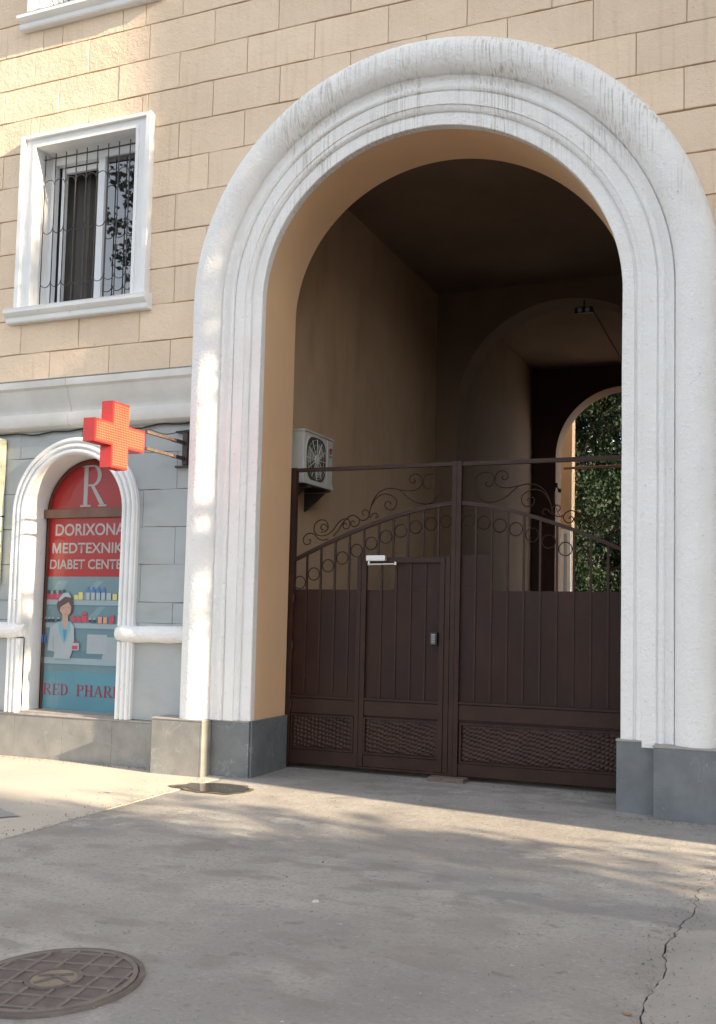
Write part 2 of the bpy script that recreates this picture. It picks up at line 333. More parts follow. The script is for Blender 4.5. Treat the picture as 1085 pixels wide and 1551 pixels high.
def band(y0, y1, x0, x1):
    def fn(N, L):
        tc = N.new('ShaderNodeTexCoord'); n = N.new('ShaderNodeTexNoise'); n.inputs['Scale'].default_value = 2.2; n.inputs['Detail'].default_value = 6
        L.new(tc.outputs['Object'], n.inputs['Vector'])
        vm = N.new('ShaderNodeVectorMath'); vm.operation = 'MULTIPLY_ADD'; vm.inputs[1].default_value = (0.5, 0.5, 0.5); L.new(n.outputs['Color'], vm.inputs[0]); L.new(tc.outputs['Object'], vm.inputs[2])
        sp = N.new('ShaderNodeSeparateXYZ'); L.new(vm.outputs[0], sp.inputs[0]); o = None
        for ax, a, b in (('Y', y0+.25, y1+.25), ('X', x0+.25, x1+.25)):
            c = (a+b)/2; h = (b-a)/2
            s1 = N.new('ShaderNodeMath'); s1.operation = 'SUBTRACT'; s1.inputs[1].default_value = c; L.new(sp.outputs[ax], s1.inputs[0])
            s2 = N.new('ShaderNodeMath'); s2.operation = 'ABSOLUTE'; L.new(s1.outputs[0], s2.inputs[0])
            m_ = N.new('ShaderNodeMapRange'); m_.inputs['From Min'].default_value = h; m_.inputs['From Max'].default_value = h-0.06; m_.inputs['To Max'].default_value = 0.8; L.new(s2.outputs[0], m_.inputs['Value'])
            o = m_.outputs[0] if o is None else mul(N, L, o, m_.outputs[0])
        return o
    return fn
overlay(M_ground, (0.19, 0.185, 0.185), band(-2.92, -2.66, -1.75, 0.5))
overlay(M_ground2, (0.19, 0.185, 0.185), band(-2.95, -2.64, -1.0, 3.0))
M_crack = mat('dark_crack_dirt', (0.035, 0.032, 0.03), 1.0, var=(0.07, 0.06, 0.05), vscale=20)
M_asph = mat('asphalt', (0.05, 0.05, 0.052), 0.9, var=(0.065, 0.062, 0.06), vscale=2, bump=[(90, 0.4, 0.004)])

g = MB(); g.box(-400, 400, -400, 400, -0.5, -0.045); tag(g.build('ground', M_crack), kind='structure')
def jag(x, y, amp, fr, s): return amp*noise.noise(Vector((x*fr+s, y*fr, s*3.1))) + amp*0.35*noise.noise(Vector((x*fr*5+s, y*fr*5, s)))
# left joint (x about -5.2) and right crack (x about -0.5), both as real gaps between slabs
ys = [12.5 - i*0.5 for i in range(24)] + [0.5 - i*0.03 for i in range(int(7/0.03)+1)]; ys += [ys[-1]-0.5*i for i in range(1, 16)]
LJ = [(-5.19 + jag(0, y, 0.030, 2.2, 1.3), y) for y in ys]
crk = [(12.5, -0.25), (0.0, -0.30), (-1.7, -0.385), (-1.95, -0.36), (-2.15, -0.47), (-2.7, -0.49), (-3.2, -0.55), (-3.66, -0.53), (-4.24, -0.54), (-6, -0.58), (-14, -0.60)]
def crx(y):
    for (y0, x0), (y1, x1) in zip(crk, crk[1:]):
        if y1 <= y <= y0: return x0 + (x1-x0)*(y0-y)/(y0-y1)
    return -0.55
RJ = [(crx(y) + jag(1, y, 0.040, 3.0, 4.7) + 0.018*noise.noise(Vector((y*14, 3, 8))) + 0.010*noise.noise(Vector((y*37, 1, 2))), y) for y in ys]
def grid_slab(name, left, right, z, m_, nx=24):
    mb = MB(); v = []; K = nx+1
    for (xl, y), (xr, _) in zip(left, right):
        for k in range(K):
            x = xl + (xr-xl)*k/nx
            e = min(k, nx-k)/1.0
            h = 0.006*noise.noise(Vector((x*0.8, y*0.8, 0)))
            v.append((x, y, z + h - (0.006 if e < 1 else 0)))
    f = [(i*K+k, i*K+k+1, (i+1)*K+k+1, (i+1)*K+k) for i in range(len(left)-1) for k in range(nx)]
    n0 = len(v); mb.add(v, f)
    for side in (0, nx):
        vv = []; ff = []
        for i in range(len(left)):
            p = v[i*K+side]; vv += [p, (p[0], p[1], -0.044)]
        ff = [(2*i, 2*i+1, 2*i+3, 2*i+2) for i in range(len(left)-1)]
        mb.add(vv, ff)
    o = mb.build(name, m_, None, 40); return tag(o, kind='structure')
gapL = [0.006 + 0.007*abs(noise.noise(Vector((y*2.3, 5, 1)))) for _, y in LJ]
gapR = [0.0015 + 0.011*max(0, noise.noise(Vector((y*4.1, 2, 7)))+0.2) + 0.007*max(0, noise.noise(Vector((y*17, 4, 7)))) for _, y in RJ]
mid_l = [(x+gapL[i], y) for i, (x, y) in enumerate(LJ)]; mid_r = [(x-gapR[i], y) for i, (x, y) in enumerate(RJ)]
grid_slab('driveway_slab', mid_l, mid_r, 0.0, M_ground, 60)
yl = [i for i, y in enumerate(ys) if y <= 0.3]
grid_slab('pavement_slab', [(-24.0, ys[i]) for i in yl], [(LJ[i][0]-gapL[i], ys[i]) for i in yl], 0.003, M_ground3, 60)
grid_slab('pavement_slab', [(RJ[i][0]+gapR[i], ys[i]) for i in yl], [(34.0, ys[i]) for i in yl], 0.002, M_ground2, 60)
rd = MB(); rd.box(-200, 200, -30, -14.3, -0.04, -0.02); tag(rd.build('road', M_asph), kind='structure')
kb = MB(); kb.box(-200, 200, -14.25, -14.02, -0.04, 0.03, bev=0.01); tag(kb.build('kerb', M_ledge), kind='structure')
pf = MB(); pf.box(-5.15, -1.02, 1.0, 11.5, -0.03, 0.012); tag(pf.build('added_dark_floor', M_asph), kind='structure')  # unseen dark sheet added over the slab to cut bounced light
# courtyard floor behind the passage
cf = MB(); cf.box(-30, 30, 12.6, 60, -0.04, -0.01); tag(cf.build('courtyard_paving', M_ground2), kind='structure')
# darker asphalt repair patches lying flush on the slabs
M_patch = mat('grey_repair_patch', (0.25, 0.245, 0.245), 0.9, var=(0.30, 0.29, 0.275), vscale=4, vamt=0.5, bump=[(60, 0.4, 0.004)])
def blob(pts, z, name, m_, jit=0.03, n=8, kind='structure', label=None, cat=None, zf=None):
    q = []; N_ = len(pts)
    for i in range(N_):
        a, b_ = pts[i], pts[(i+1) % N_]
        for k in range(n):
            t = k/n; x = a[0]+(b_[0]-a[0])*t; y = a[1]+(b_[1]-a[1])*t
            q.append((x + jit*noise.noise(Vector((x*7, y*7, 2))), y + jit*noise.noise(Vector((x*7, y*7, 9)))))
    c = (sum(p[0] for p in q)/len(q), sum(p[1] for p in q)/len(q)); mb = MB()
    v = [(c[0], c[1], z)] + [(x, y, z-0.001) for x, y in q]
    mb.add(v, [(0, i+1, (i+1) % len(q)+1) for i in range(len(q))])
    o = mb.build(name, m_); return tag(o, label, cat, kind=kind)
blob([(-7.4, -1.95), (-6.0, -2.17), (-5.58, -2.36), (-5.75, -2.50), (-7.4, -2.62)], 0.0135, 'repair_patch', M_patch)
M_water = mat('shallow_water', (0.05, 0.047, 0.042), 0.03, spec=0.6)
pud = blob([(-5.22, -0.60), (-5.02, -0.50), (-4.80, -0.47), (-4.62, -0.58), (-4.56, -0.74), (-4.68, -0.87), (-4.92, -0.90), (-5.13, -0.82), (-5.28, -0.76)], 0.0125, 'puddle', M_water, 0.07, 10)
M_damp = mat('damp_muddy_concrete', (0.12, 0.095, 0.065), 0.6, var=(0.17, 0.14, 0.10), vscale=8)
blob([(-5.26, -0.56), (-5.03, -0.46), (-4.78, -0.43), (-4.58, -0.56), (-4.52, -0.74), (-4.66, -0.90), (-4.94, -0.93), (-5.17, -0.85), (-5.34, -0.77)], 0.0085, 'damp_patch', M_damp, 0.07, 10)

# manhole cover
mh = thing('manhole_cover', 'round rusty cast iron manhole cover with square ribs and a K emblem in the concrete', 'manhole cover')
M_iron = mat('rusty_cast_iron', (0.10, 0.078, 0.070), 0.75, var=(0.15, 0.13, 0.118), vscale=9, vamt=0.5, bump=[(60, 0.4, 0.003)])
M_ironr = mat('dusty_iron_ribs', (0.185, 0.16, 0.142), 0.8, var=(0.125, 0.105, 0.095), vscale=12, vamt=0.5)
M_ironc = mat('sandy_iron_emblem', (0.25, 0.205, 0.15), 0.8, var=(0.18, 0.15, 0.12), vscale=12, vamt=0.5)
mx_, my_, mr = -3.014, -4.811, 0.355
def ring_z(r0, r1, z0, z1, n=64):
    mb = MB(); v = []; 
    for i in range(n):
        a = 2*math.pi*i/n; c, s_ = math.cos(a), math.sin(a)
        v += [(mx_+r0*c, my_+r0*s_, z0), (mx_+r0*c, my_+r0*s_, z1), (mx_+r1*c, my_+r1*s_, z1), (mx_+r1*c, my_+r1*s_, z0)]
    f = []
    for i in range(n):
        j = (i+1) % n
        for k in range(3): f.append((4*i+k, 4*i+k+1, 4*j+k+1, 4*j+k))
    return mb.add(v, f)
ZM = 0.012
d = MB(); d.prism_z([(mx_+mr*math.cos(2*math.pi*i/64), my_+mr*math.sin(2*math.pi*i/64)) for i in range(64)], -0.04, ZM-0.002); d.build('plate', M_iron, mh)
ring_z(mr-0.022, mr, -0.02, ZM+0.006).build('rim', M_ironr, mh, 30)
ring_z(mr+0.006, mr+0.03, -0.02, ZM+0.001).build('outer_frame', M_iron, mh, 30)
pitch = 0.120
for ax in (0, 1):
    for k in range(-2, 4):
        off = (k-0.5)*pitch; R0 = mr-0.024
        if abs(off) > R0-0.03: continue
        h_ = math.sqrt(R0*R0-off*off)
        segs = [(-h_, h_)]
        ce = 0.125
        if abs(off) < ce: q_ = math.sqrt(ce*ce-off*off); segs = [(-h_, -q_), (q_, h_)]
        for a, b_ in segs:
            rr = MB(); w_ = 0.008
            P = [(a, off-w_), (b_, off-w_), (b_, off+w_), (a, off+w_)]
            if ax: P = [(y_, x_) for x_, y_ in P]
            an = R(12); P = [(mx_+x_*math.cos(an)-y_*math.sin(an), my_+x_*math.sin(an)+y_*math.cos(an)) for x_, y_ in P]
            rr.prism_z(P, -0.01, ZM+0.0045+ax*0.0006); rr.build('rib', M_ironr, mh)
ring_z(0.100, 0.122, -0.01, ZM+0.007).build('emblem_ring', M_iron, mh, 30)
d = MB(); d.prism_z([(mx_+0.101*math.cos(2*math.pi*i/40), my_+0.101*math.sin(2*math.pi*i/40)) for i in range(40)], -0.01, ZM+0.003); d.build('emblem_disc', M_ironc, mh)
kk = MB()
def kbar(x0, y0, x1, y1, w_, z1):
    dx, dy = x1-x0, y1-y0; l = math.hypot(dx, dy); nx, ny = -dy/l*w_, dx/l*w_
    an = R(-62); P = [(x0+nx, y0+ny), (x0-nx, y0-ny), (x1-nx, y1-ny), (x1+nx, y1+ny)]
    P = [(mx_+x_*math.cos(an)-y_*math.sin(an), my_+x_*math.sin(an)+y_*math.cos(an)) for x_, y_ in P]
    kk.prism_z(P, 0, z1)
kbar(-0.035, -0.075, -0.035, 0.075, 0.009, ZM+0.0075); kbar(-0.03, 0.0, 0.05, 0.07, 0.009, ZM+0.008); kbar(-0.015, 0.015, 0.05, -0.07, 0.009, ZM+0.0085)
kk.build('emblem_letter', M_iron, mh)

# a few bits of litter
M_litter = mat('pale_litter', (0.55, 0.54, 0.50), 0.8, var=(0.4, 0.38, 0.34), vscale=20)
def pebble(x, y, r, label, m_, z=0.0, cat='litter', name='paper_scrap'):
    mb = MB(); bm = bmesh.new(); bmesh.ops.create_icosphere(bm, subdivisions=1, radius=r)
    for v in bm.verts: v.co.z *= 0.35; v.co.x *= 1.7; v.co += Vector((noise.noise(v.co*60+Vector((x, y, 0)))*r*0.5,)*3)
    for v in bm.verts: v.co += Vector((x, y, z+r*0.3))
    bm.verts.index_update(); mb.add([v.co[:] for v in bm.verts], [tuple(v.index for v in f.verts) for f in bm.faces]); bm.free()
    o = mb.build(name, m_); return tag(o, label, cat)
pebble(-2.485, -3.346, 0.016, 'small white paper scrap lying alone in the middle of the driveway', M_litter)
pebble(-5.62, -1.28, 0.018, 'small pale stone chip on the joint left of the puddle', M_litter, 0.01, 'stone', 'stone_chip')
M_leaf_dry = mat('dry_leaf', (0.30, 0.17, 0.07), 0.8, var=(0.22, 0.12, 0.05), vscale=30)
pebble(-0.60, -4.17, 0.013, 'small dry leaf beside the long crack at the bottom edge', M_leaf_dry, 0, 'leaf', 'dry_leaf')

# ================================================================== THE BUILDING
B = thing('apartment_building', 'peach stucco apartment building with a tall white arched gateway and grey ground floor', 'building')
WX0, WX1, WTOP = -20.0, 14.0, 16.0
def rect_top(z): return z
WIN = [(-8.0, -6.60, 5.06, 6.93), (-8.0, -6.60, 8.56, 10.43), (2.0, 3.4, 5.06, 6.93), (2.0, 3.4, 8.56, 10.43), (-14.0, -12.6, 5.06, 6.93), (-14.0, -12.6, 8.56, 10.43)]
SHW = 0.655; SHX = -7.255; SHZ = 2.70
def shop_top(x): return SHZ + math.sqrt(max(0, SHW**2-(x-SHX)**2))*0.97
arch_hole = (JL, JR, -0.2, lambda x: arch_top(x, 0.0) or 4.6)
arch_hole_in = (JL, JR, -0.2, lambda x: arch_top(x, 0.0) or 4.6)
holes = [arch_hole, (SHX-SHW, SHX+SHW, 0.5, shop_top)] + [(a, b_, c, d_) for a, b_, c, d_ in WIN]
mb = MB(); skin(mb, WX0, WX1, 4.05, WTOP, 0.022, [(h[0], h[1], max(h[2], 4.05), h[3]) for h in holes if (callable(h[3]) and h is arch_hole) or (not callable(h[3]))])
mb.build('upper_wall_backing', M_joint, B)
mb = MB(); skin(mb, WX0, WX1, -0.1, 4.05, 0.022, [(JL, JR, -0.1, 4.05), holes[1]])
mb.build('lower_wall_backing', M_gjoint, B)

# stucco blocks of the upper wall (scored stucco; each its own piece)
ROW, Z0, BW = 0.399, 7.726, 0.82
def clip_out(xa, xb, zb, zt, holes_):
    """x intervals left after rectangular openings"""
    iv = [(xa, xb, zb, zt)]
    for hx0, hx1, hz0, hz1 in holes_:
        nw = []
        for a, b_, c, d_ in iv:
            if hx1 <= a or hx0 >= b_ or hz1 <= c or hz0 >= d_: nw.append((a, b_, c, d_)); continue
            if a < hx0: nw.append((a, hx0, c, d_))
            if b_ > hx1: nw.append((hx1, b_, c, d_))
            m0, m1 = max(a, hx0), min(b_, hx1)
            if c < hz0: nw.append((m0, m1, c, hz0))
            if d_ > hz1: nw.append((m0, m1, hz1, d_))
        iv = nw
    return [q for q in iv if q[1]-q[0] > 0.03 and q[3]-q[2] > 0.03]
TOUT = 0.66
def wob(x, z, amp=0.004): return 1.3*amp*noise.noise(Vector((x*3.1, z*7.7, 1))) + amp*1.0*noise.noise(Vector((x*19, z*23, 4)))
def block_poly(a, b_, c, d_, top_fn, g=(0.0030, 0.0048)):
    gx, gz = g; a += gx; b_ -= gx; d_ -= gz*0.9; c += gz*0.9
    n = max(2, int((b_-a)/0.13)); poly = []
    for i in range(n+1):
        x = a+(b_-a)*i/n; z = c + wob(x, c, 0.005)
        if top_fn:
            q = top_fn(x)
            if q is not None and q > z: z = min(q, d_-0.004)
        poly.append((x, z))
    poly.append((b_ + wob(d_, b_, 0.003), (poly[-1][1]+d_)/2))
    for i in range(n, -1, -1):
        x = a+(b_-a)*i/n; poly.append((x, d_ + wob(x, d_+9, 0.005)))
    poly.append((a + wob(c, a, 0.003), (poly[0][1]+d_)/2))
    return poly
def add_block(poly, yf, yb, m_, name='wall_block'):
    cx_ = sum(p[0] for p in poly)/len(poly); cz_ = sum(p[1] for p in poly)/len(poly)
    w_ = max(p[0] for p in poly)-min(p[0] for p in poly); h_ = max(p[1] for p in poly)-min(p[1] for p in poly)
    if w_ < 0.03 or h_ < 0.02: return
    k = 0.004; sx = 1-2*k/w_; sz = 1-2*k/h_
    mb = MB(); n = len(poly); t = random.uniform(-0.0025, 0.0025)
    v = [(cx_+(x-cx_)*sx, yf+t, cz_+(z-cz_)*sz) for x, z in poly] + [(x, yf+t+0.005, z) for x, z in poly] + [(x, yb, z) for x, z in poly]
    f = [tuple(range(n))] + [(i, i+n, (i+1) % n+n, (i+1) % n) for i in range(n)] + [(i+n, i+2*n, (i+1) % n+2*n, (i+1) % n+n) for i in range(n)]
    mb.add(v, f); o = mb.build(name, m_, B)
    return o
uh = [(a-0.02, b_+0.02, c-0.1, d_+0.04) for a, b_, c, d_ in WIN]
for k in range(-6, 9):
    zt = Z0 - ROW*k; zb = zt-ROW
    if k == 8: zb = 4.14
    sh = (BW/2 if k % 2 else 0.0)
    x = -7.73 - sh - BW*14
    while x < 5:
        a, b_ = x + wob(x, zt, .03), x+BW + wob(x+BW, zt, .03); x += BW
        if b_ < -9.4 or a > 1.0: continue
        for (p, q, r_, s_) in clip_out(a, b_, zb, zt, uh):
            tops = [(arch_top(p+(q-p)*i/24, TOUT) or -1) for i in range(25)]
            if max(tops) <= r_ + 0.005:
                add_block(block_poly(p, q, r_, s_, None), 0.0, 0.024, M_stucco); continue
            i = 0
            while i < 25:                      # stretches where the arch stays under the top edge
                if tops[i] < s_-0.015:
                    j = i
                    while j+1 < 25 and tops[j+1] < s_-0.015: j += 1
                    if j > i: add_block(block_poly(p+(q-p)*i/24, p+(q-p)*j/24, r_, s_, lambda xx: arch_top(xx, TOUT), (0.003 if i == 0 else 0, 0.0048)), 0.0, 0.024, M_stucco)
                    i = j+1
                else: i += 1
# rest of the same facade beyond the picture, joined as a plain rendered sheet
mb = MB(); skin(mb, WX0, -9.3, 4.12, WTOP, 0.0, [h for h in holes[6:]]); skin(mb, 1.2, WX1, 4.12, WTOP, 0.0, [h for h in holes[4:6]])
skin(mb, -9.3, 1.2, 10.12, WTOP, 0.0, [(holes[3][0], holes[3][1], 10.12, 10.43)])
mb.build('plain_upper_wall', M_stucco, B)

# grey ground-floor blocks
gz = [0.48, 1.30, 1.50, 1.72, 2.12, 2.52, 2.92, 3.32, 3.64]
shop_hole = (SHX-SHW-0.10, SHX+SHW+0.10)
def shop_out(x):
    rr = SHW+0.10; dx = x-SHX
    if abs(dx) >= rr: return None
    return SHZ + math.sqrt(rr*rr-dx*dx)
for k, (zb, zt) in enumerate(zip(gz, gz[1:])):
    sh = 0.42 if k % 2 else 0
    x = -10.2-sh
    st_ = 4.7 if k == 0 else 0.85
    while x < -5.5:
        a, b_ = x, min(x+st_, -5.5); x += st_
        if zt <= SHZ: segs = clip_out(a, b_, zb, zt, [(shop_hole[0], shop_hole[1], 0.3, SHZ)])
        else: segs = clip_out(a, b_, zb, zt, [])
        for (p, q, r_, s_) in segs:
            if s_ <= SHZ: add_block(block_poly(p, q, r_, s_, None, (0.002, 0.002)), 0.0, 0.024, M_grey); continue
            tops = [(shop_out(p+(q-p)*i/24) or -1) for i in range(25)]
            i = 0
            while i < 25:
                if tops[i] < s_-0.015:
                    j = i
                    while j+1 < 25 and tops[j+1] < s_-0.015: j += 1
                    if j > i: add_block(block_poly(p+(q-p)*i/24, p+(q-p)*j/24, r_, s_, shop_out, (0.002, 0.002)), 0.0, 0.024, M_grey)
                    i = j+1
                else: i += 1
mb = MB(); skin(mb, WX0, -10.2, 0.4, 3.64, 0.0, []); skin(mb, -0.7, WX1, 0.4, 3.64, 0.0, []); mb.build('plain_lower_wall', M_grey, B)

# main arch surround
prof = [(0.0, 0.0), (0.0, 0.074), (0.006, 0.080), (0.100, 0.080), (0.103, 0.066), (0.122, 0.066), (0.126, 0.086), (0.140, 0.100), (0.158, 0.106), (0.172, 0.106), (0.174, 0.118),
        (0.285, 0.118), (0.288, 0.104), (0.300, 0.104), (0.304, 0.122), (0.318, 0.134), (0.336, 0.136), (0.350, 0.128), (0.352, 0.112), (0.372, 0.110), (0.392, 0.114), (0.412, 0.128), (0.424, 0.146)]
for i in range(17):
    an = math.pi*(1-i/16)*0.93 + 0.07*math.pi*0
    a0 = math.pi*0.93 - (math.pi*0.93)*i/16
    prof.append((0.603 + 0.178*math.cos(a0), 0.085 + 0.172*math.sin(a0)))
prof.append((0.785, 0.0)); prof.append((0.785, -0.03))
sweep(prof, 0.555, 'archway_surround', M_white, B, n=90, legs=28, smooth=28, wob=0.007)
# smooth peach reveal of the arch (depth -0.0 .. 0.62)
prof = [(0.0, 0.0), (0.0, -0.15), (0.0, -0.3), (0.0, -0.45), (0.0, -0.62)]
sweep(prof, -0.1, 'archway_reveal', M_peach, B, n=90, legs=10, smooth=35)
mb = MB()
skin(mb, -5.25, -1.0, -0.1, 6.9, 0.62, [arch_hole_in]); mb.build('passage_front_wall', M_tunnel, B)
mb = MB(); mb.add([(-5.25, .62, -.1), (-5.25, 5.9, -.1), (-5.25, 5.9, 6.9), (-5.25, .62, 6.9)], [(0, 1, 2, 3)]); mb.build('passage_wall', M_tunnel, B)
mb = MB(); mb.add([(-1.0, .62, -.1), (-1.0, 5.9, -.1), (-1.0, 5.9, 6.9), (-1.0, .62, 6.9)], [(0, 1, 2, 3)]); mb.build('passage_wall', M_tdark, B)  # unseen right wall, coloured dark to cut bounced light
mb = MB(); mb.box(-5.6, -0.8, 0.625, 11.4, 6.9, 7.1); mb.build('passage_ceiling', M_tdark, B)
A2 = dict(a=1.80, b=1.72, xc=-3.08, zc=4.9, sk=0.05)
h2 = (A2['xc']-A2['a'], A2['xc']+A2['a'], -0.1, lambda x: arch_top(x, 0.0, **A2) or 4.9)
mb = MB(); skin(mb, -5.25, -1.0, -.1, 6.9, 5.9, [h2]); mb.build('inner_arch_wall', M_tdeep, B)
sweep([(0, -5.9), (0, -6.35)], -0.1, 'inner_arch_reveal', M_tdark, B, n=48, legs=2, **A2)
mb = MB(); skin(mb, -4.95, -1.1, -.1, 6.9, 6.35, [h2]); mb.build('inner_arch_wall', M_tdark, B)
mb = MB(); mb.add([(-4.92, 6.35, -.1), (-4.92, 11, -.1), (-4.92, 11, 6.9), (-4.92, 6.35, 6.9)], [(0, 1, 2, 3)]); mb.build('passage_wall', M_tdark, B)
mb = MB(); mb.add([(-1.1, 6.35, -.1), (-1.1, 11, -.1), (-1.1, 11, 6.9), (-1.1, 6.35, 6.9)], [(0, 1, 2, 3)]); mb.build('passage_wall', M_tdark, B)
A3 = dict(a=1.42, b=1.42, xc=-3.0, zc=5.02, sk=0.0)
h3 = (A3['xc']-A3['a'], A3['xc']+A3['a'], -0.1, lambda x: arch_top(x, 0.0, **A3) or 5.0)
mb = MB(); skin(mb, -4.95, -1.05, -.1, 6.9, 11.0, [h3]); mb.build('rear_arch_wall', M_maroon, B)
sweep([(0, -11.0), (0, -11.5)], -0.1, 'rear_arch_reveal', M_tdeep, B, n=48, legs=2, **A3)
mb = MB(); skin(mb, -20, 14, -.1, WTOP, 11.5, [h3]); mb.build('rear_wall', M_stucco, B)
# bulk of the building: roof, end walls, room partitions
mb = MB(); mb.box(WX0, WX1, 0.05, 11.49, WTOP, WTOP+0.3); mb.build('roof', M_tdark, B)
mb = MB(); mb.box(WX0-0.3, WX0, 0.0, 11.5, -0.1, WTOP); mb.build('end_wall', M_stucco, B)
mb = MB(); mb.box(WX0, -5.26, 3.6, 3.8, -0.1, WTOP-.01); mb.box(-0.99, WX1, 3.6, 3.8, -0.1, WTOP-.01); mb.box(-5.6, -0.8, 3.6, 3.8, 7.12, WTOP-.01); mb.build('partition_wall', M_room, B)
mb = MB()
for z in (4.3, 7.8, 11.3): mb.box(WX0+.01, -5.30, 0.05, 3.59, z, z+0.2); mb.box(-0.95, WX1-.01, 0.05, 3.59, z, z+0.2)
mb.build('floor_slab', M_room, B)
# unseen bay added further right to cast shade along the facade
BX, BY = 5.6, -1.92
mb = MB(); mb.box(BX, 15.5, BY, 0.0, -0.1, 16.5); mb.build('added_shade_bay', M_stucco, B)

# cornice bands
cprof = [(0.0, 4.165), (0.16, 4.165), (0.165, 4.155), (0.165, 4.085), (0.15, 4.075), (0.135, 4.06), (0.12, 4.00), (0.085, 3.92), (0.058, 3.865), (0.05, 3.835), (0.05, 3.81), (0.10, 3.80), (0.105, 3.79), (0.105, 3.69), (0.09, 3.66), (0.035, 3.625), (0.0, 3.62)]
def cornice(x0, x1, hint=0):
    mb = MB(); n = max(1, int((x1-x0)/0.25)); K = len(cprof); v = []
    for i in range(n+1):
        x = x0+(x1-x0)*i/n
        for p, z in cprof: d_ = 0.004*noise.noise(Vector((x*1.7, z*4, 3))); v.append((x, -p+d_+(0.01 if p == 0 else 0), z+d_))
    f = [(i*K+k, i*K+k+1, (i+1)*K+k+1, (i+1)*K+k) for i in range(n) for k in range(K-1)]
    f += [tuple(range(K)), tuple(n*K+k for k in reversed(range(K)))]
    mb.add(v, f); return mb.build('cornice', M_cornice, B, 30)
cornice(-12.0, -7.335); cornice(-7.330, -5.70); cornice(-0.47, 5.5)
for xa, xb in ((-12, -5.69), (-0.52, 5.5)): mb = MB(); mb.box(xa, xb, -0.168, 0.01, 4.167, 4.176); mb.build('cornice_flashing', M_ledge, B)

# plinth: grey stone slabs
def slab(x0, x1, y0, y1, z0, z1, m_=None): mb = MB(); mb.box(x0, x1, y0, y1, z0, z1, bev=0.004); return mb.build('stone_slab', m_ or M_stone, B)
PZ = 0.545
slab(-5.955, -5.385, -0.268, -0.245, -0.03, PZ, M_stone2)      # left pier front
slab(-5.382, -5.358, -0.268, -0.106, -0.03, PZ, M_stone2)      # its right side
slab(-5.955, -5.932, -0.244, -0.03, -0.03, PZ, M_stone2)
slab(-5.357, -4.925, -0.105, -0.082, -0.03, PZ-0.004)          # second step front
slab(-4.926, -4.904, -0.081, 0.625, -0.03, PZ+0.012)           # reveal side
slab(-1.313, -0.985, -0.105, -0.082, -0.03, PZ+0.05)
slab(-1.313, -1.290, -0.081, 0.625, -0.03, PZ+0.05)
slab(-0.982, -0.16, -0.268, -0.245, -0.03, PZ+0.035)
slab(-0.982, -0.960, -0.244, -0.107, -0.03, PZ+0.035)
slab(-0.182, -0.16, -0.244, -0.03, -0.03, PZ+0.035)
x = -5.958
for k in range(9):
    w_ = 0.66; slab(x-w_, x-0.002, -0.052, -0.028, -0.02, 0.462, M_stone2); x -= w_
for k in range(8): slab(-0.197+k*0.66, -0.199+(k+1)*0.66, -0.052, -0.028, -0.02, 0.462)
mb = MB(); mb.box(-5.96, -5.356, -0.274, 0.0, PZ+0.001, PZ+0.016, bev=0.004); mb.build('plinth_cap', M_ledge, B)
mb = MB(); mb.box(-5.355, -4.93, -0.112, 0.0, PZ-0.003, PZ+0.012, bev=0.004); mb.build('plinth_cap', M_ledge, B)
mb = MB(); mb.box(-1.318, -0.986, -0.112, 0.0, PZ+0.051, PZ+0.066, bev=0.004); mb.build('plinth_cap', M_ledge, B)
mb = MB(); mb.box(-0.986, -0.15, -0.276, 0.0, PZ+0.036, PZ+0.053, bev=0.004); mb.build('plinth_cap', M_ledge, B)
mb = MB(); mb.box(-11.9, -5.962, -0.06, 0.0, 0.464, 0.482, bev=0.004); mb.build('plinth_cap', M_ledge, B)

